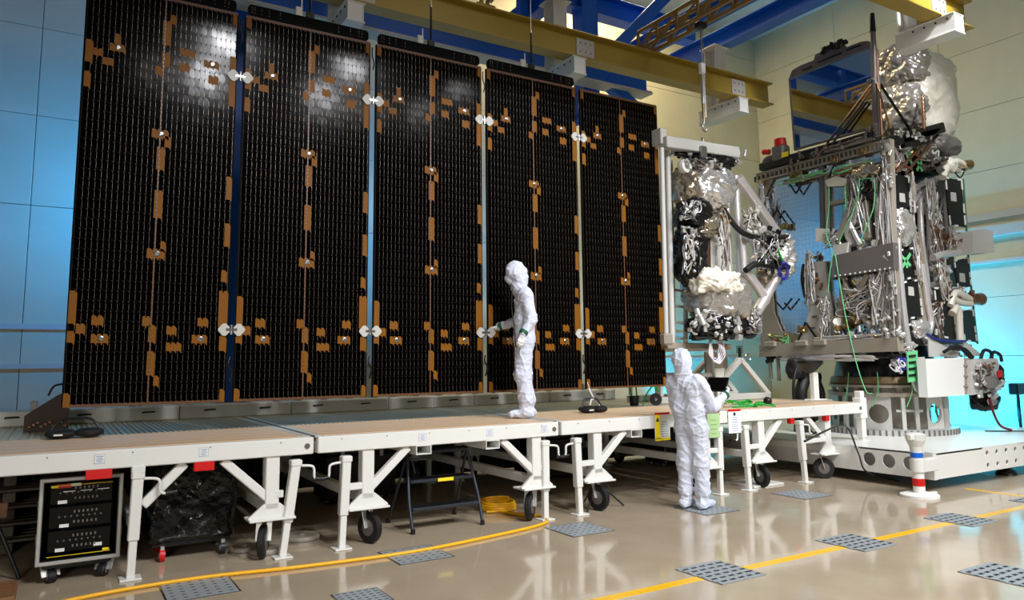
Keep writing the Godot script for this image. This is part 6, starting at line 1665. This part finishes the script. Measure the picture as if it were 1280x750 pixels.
	s = st(); tangle(s, T(890, 415, 0.34), Vector3(0.45, 0.12, 0.06), 14, 0.02); cyl(s, T(936, 413, 0.1), T(936, 413, 0.3), 0.13, 0.13, 20); obj("lower_harness", s, M.rubber, t)
	s = st(); cyl(s, T(936, 413, 0.3), T(936, 413, 0.33), 0.05, 0.05, 14); obj("boss", s, M.grey_plate, t)
	# silver wiring and tape over the wrapped column
	for e in [[862, 262, 14, 14], [864, 315, 14, 30], [880, 205, 30, 8], [905, 300, 6, 40], [940, 275, 14, 18], [960, 310, 20, 24], [900, 395, 30, 10], [945, 400, 10, 16]]:
		for k in 3:
			s = st(); tangle(s, T(e[0], e[1], 0.36), Vector3(e[2] * 0.012, e[3] * 0.012, 0.05), 3, 0.009); obj("wire_bundle", s, [M.duct, M.warm_grey, M.grey_plate, M.black][(k + int(e[1])) % 4], t)
		s = st(); clutter(s, T(e[0], e[1], 0.34), Vector3(e[2] * 0.012, e[3] * 0.012, 0.05), 18, 0.025, 0.07); tag(obj("tie_points", s, [M.alu, M.white_grey, M.gold][int(e[0]) % 3], t), "", "", "", "stuff")
	# hanging coils
	for k in 3:
		s = st()
		for i in 5:
			var c := T(895 + (i - 2) * 1.3, 434 + k * 1.2, 0.2 + k * 0.02)
			var pts := []
			for a in 25: pts.append(c + Vector3(cos(TAU * a / 24) * (0.10 + i * 0.008), sin(TAU * a / 24) * (0.17 + 0.01 * i), 0.015 * sin(a * 1.3 + i)))
			tube(s, pts, 0.009, 6)
		obj("cable_coil", s, [M.white_wire, M.blue_wire, M.white_wire][k], t)
	s = st()
	for i in 5:
		var c := T(979, 338, 0.36)
		var pts := []
		for a in 21: pts.append(c + Vector3(cos(TAU * a / 20) * (0.07 + i * 0.012), sin(TAU * a / 20) * (0.11 + 0.01 * i), 0.02 * sin(a * 1.7 + i)))
		tube(s, pts, 0.008, 6)
	obj("blue_coil", s, M.blue_wire, t)

# ---------------------------------------------------------------- technicians
func net(s: Shape, bones: Array, cell: float, blend: float, wrinkle := 0.0) -> void:   # one continuous skin over tapered capsules: smooth minimum on a grid, meshed as surface nets
	s.cut()
	var folds := FastNoiseLite.new()
	folds.seed = 5; folds.frequency = 1.0; folds.fractal_octaves = 1
	var lo := Vector3.INF; var hi := -Vector3.INF
	for b in bones:
		var r: float = max(b[2], b[3]) + 0.03
		lo = lo.min(Vector3(b[0]) - Vector3.ONE * r).min(Vector3(b[1]) - Vector3.ONE * r)
		hi = hi.max(Vector3(b[0]) + Vector3.ONE * r).max(Vector3(b[1]) + Vector3.ONE * r)
	var nx := int((hi.x - lo.x) / cell) + 2; var ny := int((hi.y - lo.y) / cell) + 2; var nz := int((hi.z - lo.z) / cell) + 2
	var f := PackedFloat32Array()
	f.resize(nx * ny * nz)
	f.fill(0.2)
	var sy := nx; var sz := nx * ny
	for b in bones:
		var a: Vector3 = b[0]; var e: Vector3 = b[1]; var ra: float = b[2]; var rb: float = b[3]
		var r: float = max(ra, rb) + blend + cell * 2
		var p0 := (a.min(e) - Vector3.ONE * r - lo) / cell; var p1 := (a.max(e) + Vector3.ONE * r - lo) / cell
		var d := e - a; var dd: float = max(d.length_squared(), 1e-9)
		for k in range(max(0, int(p0.z)), min(nz, int(p1.z) + 1)):
			for j in range(max(0, int(p0.y)), min(ny, int(p1.y) + 1)):
				var q := lo + Vector3(max(0, int(p0.x)), j, k) * cell
				var at := k * sz + j * sy
				for i in range(max(0, int(p0.x)), min(nx, int(p1.x) + 1)):
					var t := clampf((q - a).dot(d) / dd, 0.0, 1.0)
					var v := q.distance_to(a + d * t) - lerpf(ra, rb, t)
					var o := f[at + i]
					var h := maxf(blend - absf(o - v), 0.0) / blend
					f[at + i] = minf(o, v) - h * h * blend * 0.25
					q.x += cell
	if wrinkle > 0.0:
		for k in nz:
			for j in ny:
				for i in nx:
					var at := k * sz + j * sy + i
					if absf(f[at]) < 0.045:
						var p := lo + Vector3(i, j, k) * cell
						var w := folds.get_noise_3d(p.x * 7.0 + p.y * 2.5, p.y * 2.6, p.z * 7.0 - p.y * 2.5)
						var w2 := folds.get_noise_3d(p.x * 4.0 - p.y * 5.0, p.y * 6.0 + 9.0, p.z * 4.0 + p.y * 5.0)
						f[at] -= (maxf(0.0, 1.0 - absf(w) * 3.2) + maxf(0.0, 1.0 - absf(w2) * 4.0) * 0.8 - 0.6) * wrinkle
	var idx := {}
	var verts := PackedVector3Array()
	for k in nz - 1:
		for j in ny - 1:
			for i in nx - 1:
				var at := k * sz + j * sy + i
				var a0 := f[at] < 0; var n := 0
				var c := [f[at], f[at + 1], f[at + sy], f[at + sy + 1], f[at + sz], f[at + sz + 1], f[at + sz + sy], f[at + sz + sy + 1]] if absf(f[at]) < cell * 4 else []
				if c.is_empty(): continue
				for v in c: n += 1 if v < 0 else 0
				if n == 0 or n == 8: continue
				var sum := Vector3.ZERO; var m := 0
				for e in [[0, 1], [2, 3], [4, 5], [6, 7], [0, 2], [1, 3], [4, 6], [5, 7], [0, 4], [1, 5], [2, 6], [3, 7]]:
					var u: float = c[e[0]]; var w: float = c[e[1]]
					if (u < 0) == (w < 0): continue
					var t := u / (u - w)
					var A := Vector3(e[0] & 1, (e[0] >> 1) & 1, (e[0] >> 2) & 1); var B := Vector3(e[1] & 1, (e[1] >> 1) & 1, (e[1] >> 2) & 1)
					sum += A.lerp(B, t); m += 1
				idx[at] = verts.size()
				verts.append(lo + (Vector3(i, j, k) + sum / m) * cell)
	var nrm := PackedVector3Array()
	nrm.resize(verts.size())
	var faces := PackedInt32Array()
	for at in idx:
		var v0 := f[at]
		for ax in 3:
			var st_: int = [1, sy, sz][ax]; var u: int = [sy, sz, 1][ax]; var w: int = [sz, 1, sy][ax]
			if (v0 < 0) == (f[at + st_] < 0): continue
			if not (idx.has(at - u) and idx.has(at - w) and idx.has(at - u - w)): continue
			var p: int = idx[at]; var q: int = idx[at - u]; var r: int = idx[at - u - w]; var z: int = idx[at - w]
			var quad_ := [p, q, r, z] if v0 < 0 else [p, z, r, q]
			for g in [[quad_[0], quad_[1], quad_[2]], [quad_[0], quad_[2], quad_[3]]]:
				faces.append(g[0]); faces.append(g[1]); faces.append(g[2])
				var fn := (verts[g[1]] - verts[g[0]]).cross(verts[g[2]] - verts[g[0]])
				nrm[g[0]] += fn; nrm[g[1]] += fn; nrm[g[2]] += fn
	for i in range(0, faces.size(), 3):
		tri_n(s, verts[faces[i]], verts[faces[i + 1]], verts[faces[i + 2]], nrm[faces[i]].normalized(), nrm[faces[i + 1]].normalized(), nrm[faces[i + 2]].normalized())

func hand_bones(wrist: Vector3, dir: Vector3, palm_n: Vector3, curl: float, thumb_side: float) -> Array:
	var d := dir.normalized(); var n := (palm_n - d * palm_n.dot(d)).normalized(); var x := d.cross(n).normalized() * thumb_side   # x points to the thumb side
	var out := [[wrist - d * 0.03, wrist + d * 0.02, 0.030, 0.028]]
	var lens := [0.076, 0.084, 0.078, 0.062]
	for i in 4:
		var k := wrist + d * (0.088 - absf(i - 1.3) * 0.005) + x * (0.031 - i * 0.021)
		out.append([wrist + d * 0.012 + x * (0.016 - i * 0.011), k, 0.016, 0.0125])
		var p := k; var ang := 0.0
		for j in 3:
			ang += curl * [0.55, 0.8, 0.6][j] * (1.0 + 0.08 * i)
			var q: Vector3 = p + (d * cos(ang) + n * sin(ang)) * lens[i] * [0.45, 0.31, 0.24][j]
			out.append([p, q, 0.0112 - j * 0.0008, 0.0104 - j * 0.0008]); p = q
	var t0 := wrist + d * 0.022 + x * 0.024 + n * 0.008
	var t1 := t0 + (d * 0.6 + x * 0.65 + n * 0.25).normalized() * 0.042
	var t2 := t1 + (d * 0.85 + x * 0.15 + n * 0.4 * clampf(curl, 0.2, 1.0)).normalized() * 0.034
	out.append([t0, t1, 0.017, 0.0125]); out.append([t1, t2, 0.0125, 0.0105])
	return out

func person(label: String, base: Vector3, F: Vector3, head_f: Vector3, J: Dictionary) -> Node3D:
	var t := thing("person", label, "person", base)
	var S := F.cross(Vector3.UP)          # the person's right
	var P := func(v: Vector3) -> Vector3: return base + F * v.x + Vector3.UP * v.y + S * v.z
	var sh: float = J.shift               # upper body shift along F
	var b := []
	var add := func(a: Vector3, e: Vector3, ra: float, rb: float) -> void: b.append([P.call(a), P.call(e), ra, rb])
	# legs, trousers gathered over the boot covers
	for sg in [-1.0, 1.0]:
		var kf: float = J.knee[0 if sg < 0 else 1]; var ff: float = J.foot[0 if sg < 0 else 1]
		add.call(Vector3(sh * 0.15, 0.90, sg * 0.085), Vector3(kf, 0.50, sg * 0.092), 0.112, 0.090)
		add.call(Vector3(kf, 0.50, sg * 0.092), Vector3(ff - 0.01, 0.20, sg * 0.095), 0.090, 0.083)
		add.call(Vector3(ff - 0.01, 0.21, sg * 0.095), Vector3(ff, 0.08, sg * 0.095), 0.070, 0.062)
		add.call(Vector3(ff - 0.055, 0.05, sg * 0.095), Vector3(ff + 0.17, 0.042, sg * 0.105), 0.054, 0.042)
	# trunk
	for sg in [-1.0, 1.0]:
		add.call(Vector3(sh * 0.2, 0.92, sg * 0.07), Vector3(sh * 0.6, 1.12, sg * 0.075), 0.125, 0.118)
		add.call(Vector3(sh * 0.6, 1.12, sg * 0.075), Vector3(sh, 1.36, sg * 0.09), 0.118, 0.112)
	add.call(Vector3(sh - 0.01, 1.435, -0.15), Vector3(sh - 0.01, 1.435, 0.15), 0.078, 0.078)
	add.call(Vector3(sh - 0.01, 1.42, 0), Vector3(J.head.x - 0.01, J.head.y - 0.16, J.head.z), 0.105, 0.085)
	# hood
	var H: Vector3 = P.call(J.head)
	var hr := head_f.cross(Vector3.UP).normalized()
	var hu := hr.cross(head_f).normalized()
	b.append([H - head_f * 0.025 - hu * 0.01, H - head_f * 0.01 + hu * 0.055, 0.106, 0.096])
	b.append([H - hu * 0.10 - head_f * 0.02, H + head_f * 0.02, 0.088, 0.098])
	b.append([H + head_f * 0.035 + hu * 0.045 - hr * 0.02, H + head_f * 0.035 + hu * 0.045 + hr * 0.02, 0.078, 0.078])
	# arms
	for k in ["l", "r"]:
		var a: Array = J[k]
		add.call(a[0], a[1], 0.080, 0.066); add.call(a[1], a[2], 0.064, 0.046)
	var s := st()
	net(s, b, 0.0095, 0.05, 0.010)
	obj("body", s, M.cloth, t)
	# face under the hood, with eyes and nose, and the mask over nose and mouth
	s = st()
	net(s, [[H + head_f * 0.052 + hu * 0.005, H + head_f * 0.058 + hu * 0.035, 0.062, 0.056], [H + head_f * 0.112 + hu * 0.018, H + head_f * 0.126 - hu * 0.012, 0.009, 0.014], [H + head_f * 0.05 - hu * 0.05, H + head_f * 0.075 - hu * 0.075, 0.05, 0.035]], 0.006, 0.02)
	obj("face", s, M.skin, t)
	for sg in [-1.0, 1.0]:
		s = st(); lathe(s, [Vector2(0, -0.011), Vector2(0.008, -0.008), Vector2(0.011, 0), Vector2(0.008, 0.008), Vector2(0, 0.011)], H + head_f * 0.106 + hu * 0.022 + hr * sg * 0.030, Basis(), 10); obj("eye", s, M.paper, t)
		s = st(); cyl(s, H + head_f * 0.1145 + hu * 0.022 + hr * sg * 0.030, H + head_f * 0.1185 + hu * 0.022 + hr * sg * 0.030, 0.0045, 0.0045, 8); obj("pupil", s, M.black, t)
	s = st(); net(s, [[H + head_f * 0.10 - hu * 0.03, H + head_f * 0.085 - hu * 0.075, 0.052, 0.048], [H + head_f * 0.13 - hu * 0.03, H + head_f * 0.12 - hu * 0.06, 0.022, 0.022]], 0.007, 0.03); obj("mask", s, M.mask, t)
	# gloves with green cuffs
	for k in ["l", "r"]:
		var a: Array = J[k]
		var w: Vector3 = P.call(a[2]); var el: Vector3 = P.call(a[1])
		var hd: Vector3 = (F * a[3].x + Vector3.UP * a[3].y + S * a[3].z).normalized()
		var pn: Vector3 = F * a[4].x + Vector3.UP * a[4].y + S * a[4].z
		s = st(); net(s, hand_bones(w + (w - el).normalized() * 0.02, hd, pn, a[5], a[6]), 0.0045, 0.012); obj("glove", s, M.glove, t)
		var ax := (w - el).normalized(); var fb := frame_to(ax)
		s = st(); lathe(s, [Vector2(0.048, -0.022), Vector2(0.053, -0.018), Vector2(0.052, 0.018), Vector2(0.044, 0.026)], w - ax * 0.008, Basis(fb.x, ax, fb.x.cross(ax)), 20); obj("cuff", s, M.green_cuff, t)
	return t

func people() -> void:
	# on the platform, reaching to the hinge between two panels
	var F := Vector3(-0.854, 0, -0.52).normalized()
	var p := person("person in white hooded coverall on the platform touching a panel hinge", Vector3(4.76, DECK + 0.012, -7.56), F, (F + Vector3(0, -0.28, 0)).normalized(), {
		"shift": 0.0, "knee": [0.03, 0.01], "foot": [0.0, -0.03], "head": Vector3(0.085, 1.705, 0.0),
		"l": [Vector3(-0.02, 1.42, -0.19), Vector3(-0.08, 1.14, -0.22), Vector3(0.015, 0.975, -0.29), Vector3(0.25, -1.0, -0.05), Vector3(0.3, 0.0, 1.0), 0.55, 1.0],
		"r": [Vector3(0.0, 1.42, 0.18), Vector3(0.06, 1.15, 0.26), Vector3(0.30, 1.075, 0.28), Vector3(1.0, -0.22, 0.1), Vector3(0.1, -1.0, -0.3), 0.45, -1.0]})
	O = p.position
	var s := st(); tube(s, smooth_path([p.position + F * 0.14 + Vector3(0, 1.50, 0) - F.cross(Vector3.UP) * 0.06, p.position + F * 0.15 + Vector3(0, 1.3, 0) - F.cross(Vector3.UP) * 0.09, p.position + F * 0.12 + Vector3(0, 1.05, 0) - F.cross(Vector3.UP) * 0.16, p.position + F * 0.10 + Vector3(0, 0.82, 0) - F.cross(Vector3.UP) * 0.2, p.position + F * 0.04 + Vector3(0, 0.9, 0) - F.cross(Vector3.UP) * 0.27], 6), 0.006, 6)
	obj("ground_cord", s, M.black, p)
	# on the floor, back to the camera, with a tablet
	F = Vector3(0.96, 0, -0.28).normalized()
	var S := F.cross(Vector3.UP)
	var B := Vector3(6.34, 0.014, -6.45)
	person("person in white hooded coverall standing on the floor holding a tablet", B, F, Vector3(0.25, -0.12, -0.96).normalized(), {
		"shift": -0.11, "knee": [-0.02, 0.0], "foot": [-0.03, 0.03], "head": Vector3(-0.14, 1.665, -0.02),
		"l": [Vector3(-0.10, 1.40, -0.18), Vector3(0.06, 1.15, -0.24), Vector3(0.30, 1.31, -0.06), Vector3(0.9, 0.35, 0.3), Vector3(0.3, 0.2, 1.0), 0.5, 1.0],
		"r": [Vector3(-0.10, 1.40, 0.18), Vector3(0.02, 1.14, 0.27), Vector3(0.26, 1.27, 0.30), Vector3(0.9, 0.25, -0.1), Vector3(0.2, 0.35, -1.0), 0.6, -1.0]})
	var tc := B + F * 0.40 + Vector3.UP * 1.38 + S * 0.13
	var tb := Basis(S, (Vector3.UP * 0.80 + F * 0.6).normalized(), S.cross((Vector3.UP * 0.80 + F * 0.6).normalized()))
	var t := thing("tablet", "dark tablet computer held by the person standing on the floor", "tablet", tc)
	s = st(); prism(s, rounded(0.27, 0.20, 0.015), Transform3D(tb, tc), 0.012); obj("case", s, M.black, t)
	s = st(); prism(s, rounded(0.24, 0.17, 0.005), Transform3D(tb, tc + tb.z * 0.012), 0.001); obj("screen", s, M.black_gloss, t)
